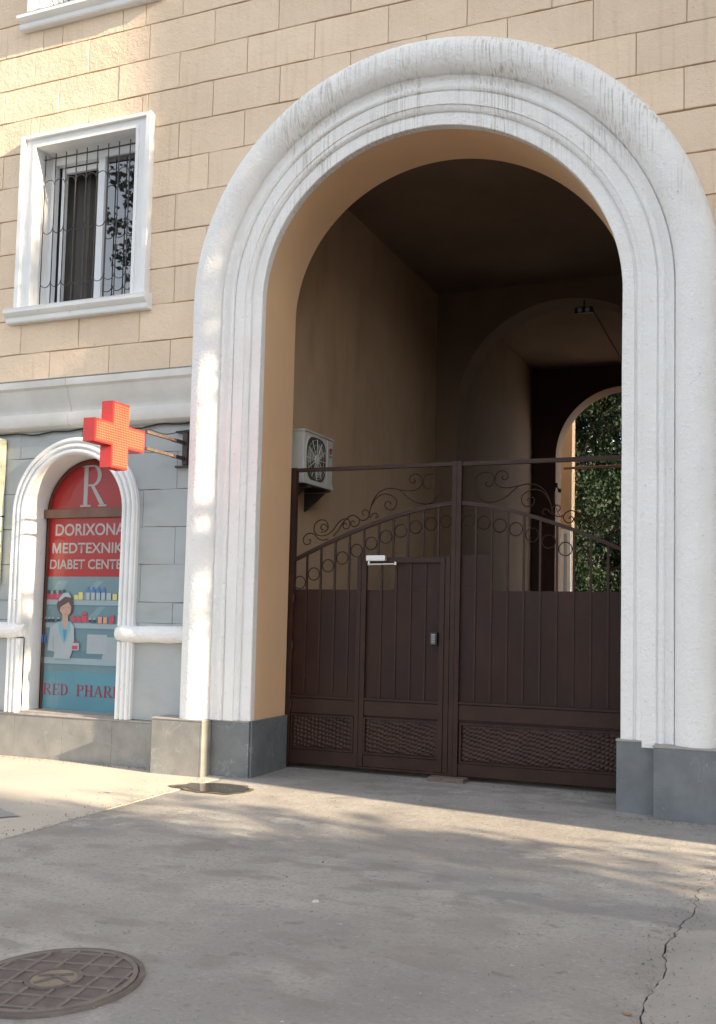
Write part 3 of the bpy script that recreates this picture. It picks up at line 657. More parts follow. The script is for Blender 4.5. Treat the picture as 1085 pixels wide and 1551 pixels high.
# ------------------------------------------------------------------ upper windows
def window(x0, x1, z0, z1, full=True):
    Wn = node_empty('window', B)
    # surround: flat band with raised outer lip
    s = MB(); y_in, y_f, y_lip = 0.02, -0.045, -0.075; ow = 0.20; lip = 0.055
    def Ubar(t0, t1, yf):
        a, b_, c = x0-t1, x1+t1, z1+t1*0.72; ia, ib, ic = x0-t0, x1+t0, z1+t0*0.72
        s.prism_y([(a, z0-0.02), (ia, z0-0.02), (ia, ic), (a, c)], yf, y_in)
        s.prism_y([(ib, z0-0.02), (b_, z0-0.02), (b_, c), (ib, ic)], yf, y_in)
        s.prism_y([(ia, ic), (ib, ic), (b_, c), (a, c)], yf, y_in)
    Ubar(-0.002, 0.035, -0.062); Ubar(0.035, ow-lip, y_f); Ubar(ow-lip, ow, y_lip-0.01)
    s.build('surround', M_trim, Wn)
    rv = MB(); rv.box(x0-0.02, x0, 0.0, 0.30, z0-0.02, z1+0.02); rv.box(x1, x1+0.02, 0.0, 0.30, z0-0.02, z1+0.02); rv.box(x0, x1, 0.0, 0.30, z1, z1+0.02); rv.box(x0, x1, 0.0, 0.30, z0-0.02, z0)
    rv.build('reveal', M_trim, Wn)
    sl = MB(); pr = [(0.02, z0-0.18), (-0.075, z0-0.18), (-0.085, z0-0.165), (-0.085, z0-0.12), (-0.115, z0-0.10), (-0.14, z0-0.075), (-0.14, z0-0.035), (-0.145, z0-0.03), (-0.10, z0-0.008), (0.02, z0-0.004)]
    sl.prism_x(pr, x0-0.30, x1+0.245); sl.build('sill', M_trim, Wn)
    # plastic frame set back
    yf = 0.20; fr = MB(); b = 0.06
    fr.box(x0, x0+b, yf, yf+0.07, z0, z1, bev=.005); fr.box(x1-b, x1, yf, yf+0.07, z0, z1, bev=.005)
    fr.box(x0+b, x1-b, yf, yf+0.07, z0, z0+b, bev=.005); fr.box(x0+b, x1-b, yf, yf+0.07, z1-b-.05, z1, bev=.005)
    xm = (x0+x1)/2+0.03
    fr.box(xm-0.045, xm+0.045, yf-0.004, yf+0.066, z0+b, z1-b-.05, bev=.005)
    fr.build('frame', M_upvc, Wn)
    gl = MB(); gl.box(xm+0.045, x1-b, yf+0.03, yf+0.036, z0+b, z1-b-.05); gl.build('pane', M_glass, Wn)
    sa = MB()   # inner sash and dim curtain of the opened left half
    sa.box(x0+b+0.03, x0+b+0.085, yf+0.075, yf+0.12, z0+b, z1-b-.05, bev=.004); sa.box(x0+b+.085, xm-.05, yf+0.075, yf+0.12, z1-b-.12, z1-b-.06, bev=.004)
    sa.build('sash', M_upvc, Wn)
    cu = MB(); n = 40; v = []
    for i in range(n+1):
        xx = x0-0.25+(xm+0.25-x0+0.25)*i/n; yy = yf+0.30+0.03*math.sin(i*1.3)+0.012*math.sin(i*2.9)
        v += [(xx, yy, z0), (xx, yy, z1)]
    cu.add(v, [(2*i, 2*i+2, 2*i+3, 2*i+1) for i in range(n)]); cu.build('curtain', M_curt, Wn, 60)
    # iron grille
    gy = 0.07; n = 9; zt = z1-0.09
    for i in range(n+1):
        xx = x0+0.03+(x1-x0-0.06)*i/n; bb = MB(); bb.tube([(xx, gy, z0+0.0), (xx, gy, zt+0.05)], 0.0065, 6); bb.build('grille_bar', M_grille, Wn)
    rr = MB(); rr.tube([(x0, gy+0.012, zt), (x1, gy+0.012, zt)], 0.008, 6); rr.build('grille_rail', M_grille, Wn)
    for zz, ph in ((zt-0.33, 1), (z0+0.95, -1), (z0+0.32, -1)):
        for i in range(n):
            xa = x0+0.03+(x1-x0-0.06)*i/n; xb = x0+0.03+(x1-x0-0.06)*(i+1)/n
            pts = [(xa + (xb-xa)*(0.5-0.5*math.cos(math.pi*k/8)), gy-0.006, zz+ph*0.07*math.sin(math.pi*k/8)) for k in range(9)]
            c_ = MB(); c_.tube(pts, 0.005, 5); c_.build('grille_scallop', M_grille, Wn)
    return Wn
M_curt = mat('dim_grey_curtain', (0.11, 0.10, 0.092), 0.9, var=(0.08, 0.072, 0.068), vscale=3)
for q in WIN[:2]: window(*q)
for q in WIN[2:]:
    Wn = node_empty('window', B); mb = MB(); mb.box(q[0], q[1], 0.2, 0.21, q[2], q[3]); mb.build('pane', M_glass, Wn)

# ------------------------------------------------------------------ pharmacy window
S = node_empty('shop_window', B)
SA = dict(a=SHW, b=SHW*0.97, xc=SHX, zc=SHZ, sk=0.0)
def flutes(t0, w_, n=3):
    p = []
    for k in range(n):
        a = t0+w_*k
        p += [(a+0.006, 0.045), (a+0.012, 0.068), (a+w_*0.35, 0.078), (a+w_*0.65, 0.078), (a+w_-0.012, 0.068), (a+w_-0.006, 0.045)]
    return p
fp = [(0.0, -0.02), (0.0, 0.05)] + flutes(0.0, 0.062) + [(0.19, 0.04), (0.19, -0.02)]
sweep(fp, 1.46, 'surround', M_trim, S, n=40, legs=4, smooth=25, wob=0.003, **SA)
for sgn in (-1, 1):      # the lower fluted pieces under the string band
    mb = MB(); K = []
    for t, p in fp: K.append((SHX + sgn*(SHW+t), -p*0.9))
    zs = [0.485, 0.9, 1.30]; v = [(x_, y_, z) for z in zs for x_, y_ in K]; nK = len(K)
    mb.add(v, [(i*nK+k, i*nK+k+1, (i+1)*nK+k+1, (i+1)*nK+k) for i in range(2) for k in range(nK-1)]); mb.build('lower_surround', M_trim, S, 25)
# deep reveal
sweep([(0.0, 0.0), (0.0, -0.27)], 0.5, 'reveal', M_trim, S, n=40, legs=3, **SA)
mb = MB(); mb.box(SHX-SHW, SHX+SHW, -0.02, 0.262, 0.482, 0.503); mb.build('sill', M_ledge, S)
# string band (bullnose) between arch and window, and left of the window
bp = [(0.0, 1.30), (-0.04, 1.295), (-0.09, 1.31), (-0.125, 1.345), (-0.135, 1.385), (-0.125, 1.43), (-0.09, 1.46), (-0.04, 1.472), (0.0, 1.47)]
for xa, xb in ((SHX+SHW-0.03, -5.70), (-10.0, SHX-SHW+0.03)):
    mb = MB(); n = int((xb-xa)/0.06)+1; v = []; K = len(bp)
    for i in range(n+1):
        x_ = xa+(xb-xa)*i/n
        e = min(i, n-i); s_ = 1.0 if e > 1 else (0.8 if e == 1 else 0.45)
        for y_, z_ in bp: d_ = 0.010*noise.noise(Vector((x_*6, y_*9, z_*9))); v.append((x_, y_*s_+d_*(1 if y_ < 0 else 0), 1.385+(z_-1.385)*(0.6+0.4*s_)+d_))
    f = [(i*K+k, i*K+k+1, (i+1)*K+k+1, (i+1)*K+k) for i in range(n) for k in range(K-1)]; f += [tuple(range(K)), tuple(n*K+k for k in reversed(range(K)))]
    mb.add(v, f); mb.build('string_band', M_white, B, 40)
# frame
GY = 0.262
fr = sweep([(-0.06, -GY+0.035), (-0.06, -GY-0.02), (0.0, -GY-0.02)], 0.5, 'frame', M_woodbr, S, n=40, legs=2, **SA)
mb = MB(); mb.box(SHX-SHW, SHX+SHW, GY-0.045, GY+0.01, SHZ-0.035, SHZ+0.065, bev=0.006); mb.build('transom', M_woodbr, S)
# printed film
PX0, PX1 = SHX-SHW+0.04, SHX+SHW-0.04
def half(zb, r):
    return [(SHX-r, zb)] + [(SHX+r*math.cos(math.pi*(1-i/40)), SHZ+r*0.97*math.sin(math.pi*(1-i/40))) for i in range(41)] + [(SHX+r, zb)]
pr_mats = [P_red, P_wall, P_teal, P_shelf, P_shade, P_wall2, P_mon]
mb = MB(); mb.prism_y(half(SHZ, SHW-0.02), GY, GY+0.01, 0)
mb.prism_y([(PX0, 2.0), (PX1, 2.0), (PX1, SHZ-0.01), (PX0, SHZ-0.01)], GY, GY+0.01, 0)
mb.prism_y([(PX0, 0.93), (PX1, 0.93), (PX1, 1.9995), (PX0, 1.9995)], GY, GY+0.01, 1)
mb.prism_y([(PX0, 0.50), (PX1, 0.50), (PX1, 0.9295), (PX0, 0.9295)], GY, GY+0.01, 2)
film = mb.build('window_film', pr_mats, S)
layer = [0]
def art(polys, name, mats, y=None):
    mb = MB()
    for poly, mi in polys:
        layer[0] += 1; yy = GY - 0.0008 - 0.00025*layer[0]
        v = [(x_, yy, z_) for x_, z_ in poly]; mb.add(v, [tuple(range(len(poly)))], mi)
    o = mb.build(name, mats, S); return o
def PXZ(u, v):   # zoom of the photo (1085x1492 over 160x220 px) -> glass coordinates, solved as an affine map of the print
    return (-7.86 + (u-160)/800*0.955*0.99, 1.955 - (v-100)/1380*1.44 + (u-160)/800*0.0)
def pz(l): return [PXZ(a, b_) for a, b_ in l]
def rc(u0, v0, u1, v1): return pz([(u0, v1), (u1, v1), (u1, v0), (u0, v0)])
def ell(u, v, a, b_, n=18): return pz([(u+a*math.cos(2*math.pi*i/n), v+b_*math.sin(2*math.pi*i/n)) for i in range(n)])
R_ = 1080
am = [P_shelf, P_shade, P_wall2, P_mon, P_coat2]
art([(pz([(170, 300), (300, 100), (420, 100), (200, 430)]), 2), (pz([(560, 300), (760, 100), (840, 100), (640, 300)]), 2), (pz([(600, 560), (800, 370), (880, 370), (700, 560)]), 2),
     (rc(150, 310, R_, 362), 0), (rc(150, 362, R_, 378), 1), (rc(150, 560, R_, 612), 0), (rc(150, 612, R_, 632), 1),
     (rc(300, 850, 850, 940), 1), (rc(850, 700, R_, 945), 4), (rc(140, 935, R_, 1000), 0), (rc(140, 1000, R_, 1015), 1), (rc(670, 675, 900, 880), 3), (rc(690, 880, 860, 900), 1)], 'printed_shelves', am)
bm_ = [P_pink, P_blue, P_yel, P_org, P_dark, P_coat]
bl = []
for i, u in enumerate((165, 232, 300)): bl += [(rc(u, 245, u+58, 305), 0), (rc(u+12, 205, u+44, 245), 4)]
bl += [(rc(358, 200, 395, 245), 4), (rc(500, 255, 545, 305), 2), (rc(550, 225, 600, 305), 2)]
for u in (640, 700, 760, 820): bl += [(rc(u, 200, u+42, 305), 5), (rc(u, 195, u+42, 228), 1), (rc(u+10, 170, u+32, 190), 1)]
bl += [(rc(830, 260, 860, 305), 5), (rc(880, 230, 930, 305), 5), (rc(950, 240, 1000, 305), 2)]
for u in (478, 540): bl += [(rc(u, 500, u+55, 545), 0), (rc(u+10, 478, u+45, 495), 0)]
bl += [(rc(600, 480, 665, 548), 0), (rc(605, 442, 660, 472), 0)]
for u in (155, 200, 245, 310, 685, 735): bl += [(rc(u, 520, u+38, 548), 4), (rc(u+5, 500, u+30, 516), 5)]
bl += [(rc(795, 485, 840, 555), 3), (rc(855, 485, 900, 555), 3), (rc(930, 470, 980, 555), 0), (rc(140, 690, 190, 780), 1)]
art(bl, 'printed_bottles', bm_)
pm = [P_coat, P_coat2, P_skin, P_hair, P_collar, P_shirt, P_pink]
art([(pz([(215, 860), (235, 610), (330, 545), (480, 545), (520, 600), (530, 800), (480, 945), (290, 945), (300, 870)]), 0),
     (pz([(270, 860), (262, 700), (285, 700), (300, 860)]), 1),
     (pz([(325, 560), (380, 530), (420, 640), (415, 800), (345, 650)]), 4), (pz([(480, 555), (440, 530), (420, 640), (418, 790), (470, 650)]), 4),
     (pz([(390, 630), (440, 630), (430, 700), (415, 760), (398, 700)]), 5),
     (pz([(378, 440), (445, 440), (448, 560), (418, 635), (380, 590)]), 2),
     (pz([(310, 400), (302, 360), (335, 290), (400, 255), (470, 275), (497, 330), (492, 430), (470, 470), (360, 470), (330, 440)]), 3),
     (pz([(345, 430), (350, 370), (440, 320), (478, 380), (470, 450), (430, 495), (385, 480)]), 2),
     (pz([(330, 330), (325, 300), (380, 235), (440, 230), (475, 285), (400, 275)]), 0),
     (pz([(345, 400), (352, 350), (450, 310), (478, 340), (480, 390), (445, 335), (370, 375)]), 3),
     (pz([(400, 462), (432, 462), (418, 472)]), 6), (rc(375, 396, 400, 401), 3), (rc(440, 392, 462, 397), 3)], 'printed_pharmacist', pm)
art([(rc(505, 770, 590, 850), 0), (rc(510, 800, 575, 840), 1), (rc(520, 755, 572, 772), 1)], 'printed_bottle', [P_coat, P_pink])
# sans-serif lettering
def text_poly(txt, x0, x1, zb, h, bold, y, mat_, name, parent):
    cu = bpy.data.curves.new('t', 'FONT'); cu.body = txt; cu.size = 1.0; cu.offset = bold; cu.extrude = 0.0
    ob = bpy.data.objects.new('t', cu); col.objects.link(ob); dg = bpy.context.evaluated_depsgraph_get()
    me = bpy.data.meshes.new_from_object(ob.evaluated_get(dg)); bpy.data.objects.remove(ob); bpy.data.curves.remove(cu)
    xs = [v.co.x for v in me.vertices]; zs = [v.co.y for v in me.vertices]
    sx = (x1-x0)/(max(xs)-min(xs)); sz = h/(max(zs)-min(zs)); mx0, mz0 = min(xs), min(zs)
    for v in me.vertices: v.co = Vector((x0+(v.co.x-mx0)*sx, y, zb+(v.co.y-mz0)*sz))
    me.materials.clear(); me.materials.append(mat_); o = bpy.data.objects.new(name, me); col.objects.link(o); o.parent = parent; o.name = name; me.name = name
    return o
LY = GY-0.002
text_poly('DORIXONA', -7.765, -6.80, 2.465, 0.135, 0.018, LY, P_grey, 'lettering', S)
text_poly('EDTEXNIKA', -7.652, -6.70, 2.265, 0.118, 0.016, LY, P_grey, 'lettering', S)
mp_ = [(0, 0), (0.2, 0), (0.2, 0.62), (0.42, 0), (0.58, 0), (0.8, 0.62), (0.8, 0), (1, 0), (1, 1), (0.74, 1), (0.5, 0.33), (0.26, 1), (0, 1)]
mb = MB(); mb.add([(-7.80+a*0.125, LY, 2.265+b_*0.118) for a, b_ in mp_], [tuple(range(13))]); mb.build('letter', P_grey, S)
text_poly('DIABET CENTER', -7.825, -6.735, 2.085, 0.110, 0.016, LY, P_grey, 'lettering', S)
# serif letters built by hand
def bowl(cx_, cz_, rx, rz, w_, n=18, a0=90, a1=-90):
    o_ = [(cx_+rx*math.cos(R(a0+(a1-a0)*i/n)), cz_+rz*math.sin(R(a0+(a1-a0)*i/n))) for i in range(n+1)]
    i_ = [(cx_+max(rx-w_, .01)*math.cos(R(a1+(a0-a1)*i/n)), cz_+(rz-w_*0.35)*math.sin(R(a1+(a0-a1)*i/n))) for i in range(n+1)]
    return [(o_[i], o_[i+1], i_[n-i-1], i_[n-i]) for i in range(n)]
def bx_(x0, z0, x1, z1): return [((x0, z0), (x1, z0), (x1, z1), (x0, z1))]
SER = 0.045
def glyph(c):
    q = []
    if c in 'RPDEHM': q += bx_(0.10, SER, 0.24, 1-SER)
    if c in 'RP':
        q += bx_(0.0, 1-SER, 0.42, 1) + bowl(0.40, 0.745, 0.30, 0.255, 0.13) + bx_(0.24, 0.49, 0.41, 0.53) + bx_(0.0, 0, 0.36, SER)
    if c == 'R': q += [((0.34, 0.50), (0.46, 0.50), (0.83, 0.05), (0.67, 0.05))] + bx_(0.62, 0, 0.90, SER)
    if c == 'D': q += bx_(0.0, 1-SER, 0.38, 1) + bx_(0.0, 0, 0.38, SER) + bowl(0.36, 0.5, 0.40, 0.5, 0.14)
    if c == 'E': q += bx_(0.0, 1-SER, 0.68, 1) + bx_(0.0, 0, 0.70, SER) + bx_(0.24, 0.48, 0.50, 0.53) + bx_(0.62, 0.78, 0.68, 1-SER) + bx_(0.64, SER, 0.70, 0.24) + bx_(0.47, 0.38, 0.52, 0.64)
    if c == 'H': q += bx_(0.0, 1-SER, 0.34, 1) + bx_(0.0, 0, 0.34, SER) + bx_(0.60, SER, 0.74, 1-SER) + bx_(0.50, 0, 0.84, SER) + bx_(0.50, 1-SER, 0.84, 1) + bx_(0.24, 0.48, 0.60, 0.54)
    if c == 'A': q += [((0.06, SER), (0.12, SER), (0.42, 0.93), (0.38, 1.0)), ((0.62, SER), (0.78, SER), (0.46, 1.0), (0.38, 1.0))] + bx_(0.22, 0.30, 0.60, 0.35) + bx_(0, 0, 0.24, SER) + bx_(0.54, 0, 0.86, SER)
    if c == 'M': q += bx_(0.0, 1-SER, 0.26, 1) + bx_(0.0, 0, 0.32, SER) + bx_(0.82, SER, 0.96, 1-SER) + bx_(0.74, 0, 1.06, SER) + bx_(0.80, 1-SER, 1.06, 1) + [((0.10, 1.0), (0.26, 1.0), (0.55, 0.18), (0.48, 0.05)), ((0.80, 1.0), (0.86, 1.0), (0.55, 0.05), (0.48, 0.05))]
    return q
GW = dict(R=0.92, E=0.82, D=0.90, P=0.82, H=0.95, A=0.93, M=1.15)
def serif(txt, x0, x1, zb, h, y, mat_):
    tot = sum(GW.get(c, 0.75) for c in txt); s_ = (x1-x0)/tot; x = x0; kk_ = 0
    for c in txt:
        mb = MB()
        for quad in glyph(c) if c != ' ' else []:
            kk_ += 1; mb.add([(x+a*s_, y-0.00004*kk_, zb+b_*h) for a, b_ in quad], [(0, 1, 2, 3)])
        x += GW.get(c, 0.75)*s_
        if c != ' ': mb.build('letter', mat_, S)
serif('R', -7.43, -7.06, 2.79, 0.475, LY, P_grey)
serif('RED PHARM', -7.845, -6.72, 0.665, 0.125, LY, P_letr)
# clear gloss on the print
for mm in (P_red, P_grey, P_teal, P_wall, P_wall2, P_shelf, P_shade, P_coat, P_letr): bsdf(mm).inputs['Coat Weight'].default_value = 0.3; bsdf(mm).inputs['Coat Roughness'].default_value = 0.03; bsdf(mm).inputs['Specular IOR Level'].default_value = 0.2

# neighbour sign at the left edge
sg = thing('light_box_sign', 'narrow cream light box sign standing off the grey wall at the left edge', 'sign')
M_cream = mat('cream_sign_plastic', (0.72, 0.70, 0.50), 0.4, var=(0.62, 0.60, 0.42), vscale=4, vamt=0.4)
mb = MB(); mb.box(-8.75, -8.26, -0.12, -0.02, 1.90, 3.55, bev=0.01); mb.build('box', M_cream, sg)
mb = MB(); mb.box(-8.76, -8.255, -0.125, -0.015, 2.66, 2.675); mb.build('seam_strip', M_black, sg)

# cable under the cornice
cb = MB(); cb.tube([(x_, -0.03, 3.60+0.012*math.sin(x_*5)+0.01*math.sin(x_*13)) for x_ in [-12+i*0.1 for i in range(63)]], 0.009, 6)
tag(cb.build('power_cable', M_black), 'black cable running along the wall just under the cornice', 'cable')

# ------------------------------------------------------------------ red cross sign
cr = thing('pharmacy_cross', 'glowing red LED pharmacy cross held out from the wall on a black bracket', 'sign')
M_redcase = mat('red_cross_case', (0.50, 0.03, 0.025), 0.4, var=(0.42, 0.025, 0.02), vscale=5)
M_led = mat('lit_red_led_panel', (0.45, 0.02, 0.015), 0.5, emis=((1.0, 0.06, 0.03), 0.5))
M_dot = mat('lit_led', (0.8, 0.1, 0.04), 0.5, emis=((1.0, 0.2, 0.06), 1.1))
CXF, cyc, czc = -5.86, -1.03, 3.285; hw, hh, aw, ah = 0.355, 0.315, 0.118, 0.108
def plus(a, b_, c, d_): return [(cyc-c, czc-b_), (cyc+c, czc-b_), (cyc+c, czc-d_), (cyc+a, czc-d_), (cyc+a, czc+d_), (cyc+c, czc+d_), (cyc+c, czc+b_), (cyc-c, czc+b_), (cyc-c, czc+d_), (cyc-a, czc+d_), (cyc-a, czc-d_), (cyc-c, czc-d_)]
mb = MB(); mb.prism_x(plus(hw, hh, aw, ah), CXF-0.13, CXF); mb.build('case', M_redcase, cr)
mb = MB(); mb.prism_x(plus(hw-0.012, hh-0.012, aw-0.010, ah-0.010), CXF, CXF+0.004); mb.build('led_panel', M_led, cr)
mb = MB(); st = 0.0235
for i in range(-15, 16):
    for j in range(-13, 14):
        y_, z_ = i*st, j*st
        if (abs(y_) < hw-0.025 and abs(z_) < ah-0.018) or (abs(z_) < hh-0.025 and abs(y_) < aw-0.018):
            r_ = 0.0055; o_ = [(CXF+0.007, cyc+y_+r_*math.cos(a*math.pi/3), czc+z_+r_*math.sin(a*math.pi/3)) for a in range(6)]
            mb.add(o_, [tuple(range(6))])
tag(mb.build('led_dots', M_dot, cr), kind='stuff')
br = thing('sign_bracket', 'black wall bracket with two rusty arms carrying the red cross', 'bracket')
mb = MB(); mb.box(-5.86, -5.80, -0.055, -0.005, 3.16, 3.50, bev=0.004); mb.build('wall_plate', M_blackm, br)
mb = MB(); mb.box(-5.95, -5.74, -0.05, -0.004, 3.505, 3.525); mb.build('top_flange', M_blackm, br)
mb = MB(); mb.box(-5.95, -5.74, -0.05, -0.004, 3.135, 3.155); mb.build('bottom_flange', M_blackm, br)
for zz in (3.39, 3.225):
    mb = MB(); mb.box(-5.85, -5.82, -0.68, -0.25, zz-0.013, zz+0.013); mb.build('arm', M_rust, br)
    mb = MB(); mb.box(-5.853, -5.817, -0.25, -0.05, zz-0.017, zz+0.017); mb.build('arm_sleeve', M_blackm, br)

mb = MB(); mb.tube(catmull([(-5.80, -0.03, 3.53), (-5.84, -0.12, 3.50), (-5.86, -0.35, 3.43), (-5.90, -0.60, 3.44), (-5.92, -0.70, 3.37)], 6), 0.006, 6)
mb.build('power_lead', M_black, br)
# loose grit lying along the joint, the wall and the crack
rg = random.Random(11); mb = MB()
def grit(x, y):
    s_ = rg.uniform(0.0018, 0.0065)*(1.7 if rg.random() < 0.06 else 1); a = rg.uniform(0, 3); z = 0.004+s_*0.3
    c, d_ = math.cos(a)*s_, math.sin(a)*s_
    mb.add([(x+c, y+d_, z), (x-d_*rg.uniform(.6, 1), y+c*rg.uniform(.6, 1), z), (x-c, y-d_, z), (x+d_, y-c, z), (x, y, z+s_*rg.uniform(.5, .9)), (x, y, z-s_*.6)], [(0, 1, 4), (1, 2, 4), (2, 3, 4), (3, 0, 4), (1, 0, 5), (2, 1, 5), (3, 2, 5), (0, 3, 5)])
for i in range(900): y = rg.uniform(-6, 0.0); grit(crx(y)+rg.gauss(0, 0.07), y)
for i in range(700): y = rg.uniform(-5, -0.3); grit(-5.19+rg.gauss(0, 0.08), y)
for i in range(700): grit(rg.uniform(-9, -5.95), -0.06-abs(rg.gauss(0, 0.06)))
for i in range(500): grit(rg.uniform(-4.9, -1.3), 0.62-abs(rg.gauss(0, 0.12)))
for i in range(500): grit(rg.uniform(-1.3, 0.1), -0.29-abs(rg.gauss(0, 0.10)))
for i in range(2600): grit(rg.uniform(-6, 1), rg.uniform(-6, 0.4))
M_grit = mat('mixed_grit', (0.30, 0.28, 0.25), 0.9, var=(0.12, 0.11, 0.10), vscale=9, vamt=0.5)
o = mb.build('grit', M_grit); tag(o, 'fine loose grit scattered over the concrete forecourt', None, kind='stuff')

# ------------------------------------------------------------------ gate
G = thing('metal_gate', 'brown painted double steel gate with scrollwork and a wicket door closing the archway', 'gate')
GYc = 0.67
def gbar(name, x0, x1, z0, z1, d0=-0.02, d1=0.02, m_=None, parent=None, bev=0.003):
    mb = MB(); mb.box(x0, x1, GYc+d0, GYc+d1, z0, z1, bev=bev); return mb.build(name, m_ or M_brown, parent or G)
gbar('gate_post', -4.955, -4.885, 0.03, 3.20, -0.03, 0.03)
gbar('gate_post', -1.335, -1.265, 0.03, 3.20, -0.03, 0.03)
gbar('gate_post', -3.10, -3.052, 0.05, 3.20, -0.032, 0.028)
gbar('gate_post', -3.049, -3.000, 0.05, 3.20, -0.034, 0.026)
gbar('top_rail', -4.884, -3.101, 3.155, 3.195, -0.022, 0.022)
gbar('top_rail', -2.999, -1.336, 3.150, 3.192, -0.022, 0.022)
XM = -3.05
def arc_z(d): return 2.775 - 0.565*(max(d, 0)/1.83)**1.55
def arc_bar(sgn):
    mb = MB(); n = 28; v = []
    for i in range(n+1):
        d_ = 0.05+1.79*i/n; z = arc_z(d_); x_ = XM+sgn*d_
        for yy in (-0.02, 0.02):
            v += [(x_, GYc+yy, z-0.02), (x_, GYc+yy, z+0.02)]
    f = []
    for i in range(n):
        a = 4*i; b_ = 4*i+4; f += [(a, b_, b_+1, a+1), (a+2, a+3, b_+3, b_+2), (a+1, b_+1, b_+3, a+3), (a, a+2, b_+2, b_)]
    mb.add(v, f); return mb.build('curved_rail', M_brown, G, 30)
arc_bar(-1); arc_bar(1)
SHT = 1.89
DX0, DX1, DZ0, DZ1 = -4.085, -3.165, 0.075, 2.225
# upright bars
for sgn in (-1, 1):
    for n in range(1, 11):
        d_ = 0.035 + 0.1655*n; x_ = XM+sgn*d_
        zt = arc_z(d_)-0.018
        zb = 0.80
        if sgn < 0 and DX0-0.05 < x_ < DX1+0.05: zb = DZ1+0.0
        gbar('upright_bar', x_-0.011, x_+0.011, zb, zt, -0.006, 0.010, bev=0)
def ring(cx_, cz_, r_, parent=None, name='ring'):
    mb = MB(); mb.tube([(cx_+r_*math.cos(2*math.pi*i/24), GYc, cz_+r_*math.sin(2*math.pi*i/24)) for i in range(24)], 0.0058, 6, closed=True); return mb.build(name, M_brown, parent or G, 60)
for sgn in (-1, 1):
    for n in range(11):
        d_ = 0.035+0.1655*(n+0.5)
        if n == 0: d_ = 0.12
        t = d_/1.83; off = 0.17 + 0.0*t + 0.11*max(0, (t-0.35)/0.65) + 0.03*max(0, 0.3-t)
        ring(XM+sgn*d_, arc_z(d_)-off, 0.066 if n else 0.060)
SCR = [
[(-1.679, 2.417), (-1.659, 2.422), (-1.658, 2.394), (-1.687, 2.37), (-1.733, 2.383), (-1.744, 2.436), (-1.704, 2.48), (-1.651, 2.491), (-1.605, 2.471), (-1.571, 2.436), (-1.511, 2.414), (-1.448, 2.427)],
[(-1.505, 2.526), (-1.528, 2.53), (-1.539, 2.557), (-1.516, 2.583), (-1.477, 2.573), (-1.455, 2.538), (-1.485, 2.508), (-1.535, 2.500)],
[(-1.485, 2.508), (-1.451, 2.546), (-1.472, 2.613), (-1.537, 2.632), (-1.601, 2.598), (-1.619, 2.531), (-1.588, 2.478), (-1.519, 2.46), (-1.445, 2.48), (-1.385, 2.531), (-1.332, 2.597), (-1.279, 2.634), (-1.222, 2.633), (-1.198, 2.591), (-1.212, 2.543), (-1.25, 2.531), (-1.277, 2.561), (-1.259, 2.592), (-1.232, 2.574)],
[(-1.386, 2.458), (-1.33, 2.518), (-1.293, 2.575), (-1.241, 2.634), (-1.177, 2.673), (-1.113, 2.654), (-1.087, 2.605), (-1.12, 2.559), (-1.168, 2.559), (-1.188, 2.594), (-1.164, 2.615), (-1.14, 2.594)],
[(-1.036, 2.668), (-1.058, 2.7), (-1.03, 2.73), (-0.988, 2.712), (-0.976, 2.674), (-0.999, 2.634), (-1.046, 2.618), (-1.094, 2.628)],
[(-0.981, 2.651), (-0.966, 2.729), (-0.938, 2.815), (-0.893, 2.883), (-0.828, 2.929), (-0.745, 2.947), (-0.643, 2.93), (-0.568, 2.873), (-0.494, 2.815), (-0.403, 2.781), (-0.295, 2.781), (-0.215, 2.847), (-0.176, 2.943), (-0.192, 3.023), (-0.246, 3.071), (-0.309, 3.078), (-0.363, 3.058), (-0.38, 3.004), (-0.361, 2.949), (-0.324, 2.931), (-0.294, 2.954), (-0.309, 2.981)],
[(-0.955, 2.763), (-0.901, 2.845), (-0.827, 2.888), (-0.743, 2.878), (-0.681, 2.839), (-0.667, 2.787), (-0.698, 2.731), (-0.753, 2.724), (-0.798, 2.763), (-0.785, 2.811), (-0.742, 2.806), (-0.728, 2.775)],
[(-0.971, 2.642), (-0.935, 2.683), (-0.894, 2.689), (-0.878, 2.658), (-0.904, 2.641)],
[(-0.643, 2.93), (-0.514, 2.915), (-0.433, 2.934), (-0.392, 2.987), (-0.408, 3.059), (-0.463, 3.089), (-0.517, 3.063), (-0.527, 3.023), (-0.494, 2.994), (-0.462, 3.015), (-0.48, 3.036)],
]
for sgn in (-1, 1):
    for sc in SCR:
        pts = catmull([(XM + (-sgn)*x_*1.0, GYc, z_) for x_, z_ in sc], 5)
        mb = MB(); mb.tube(pts, 0.0062, 6); mb.build('scroll', M_brown, G, 60)
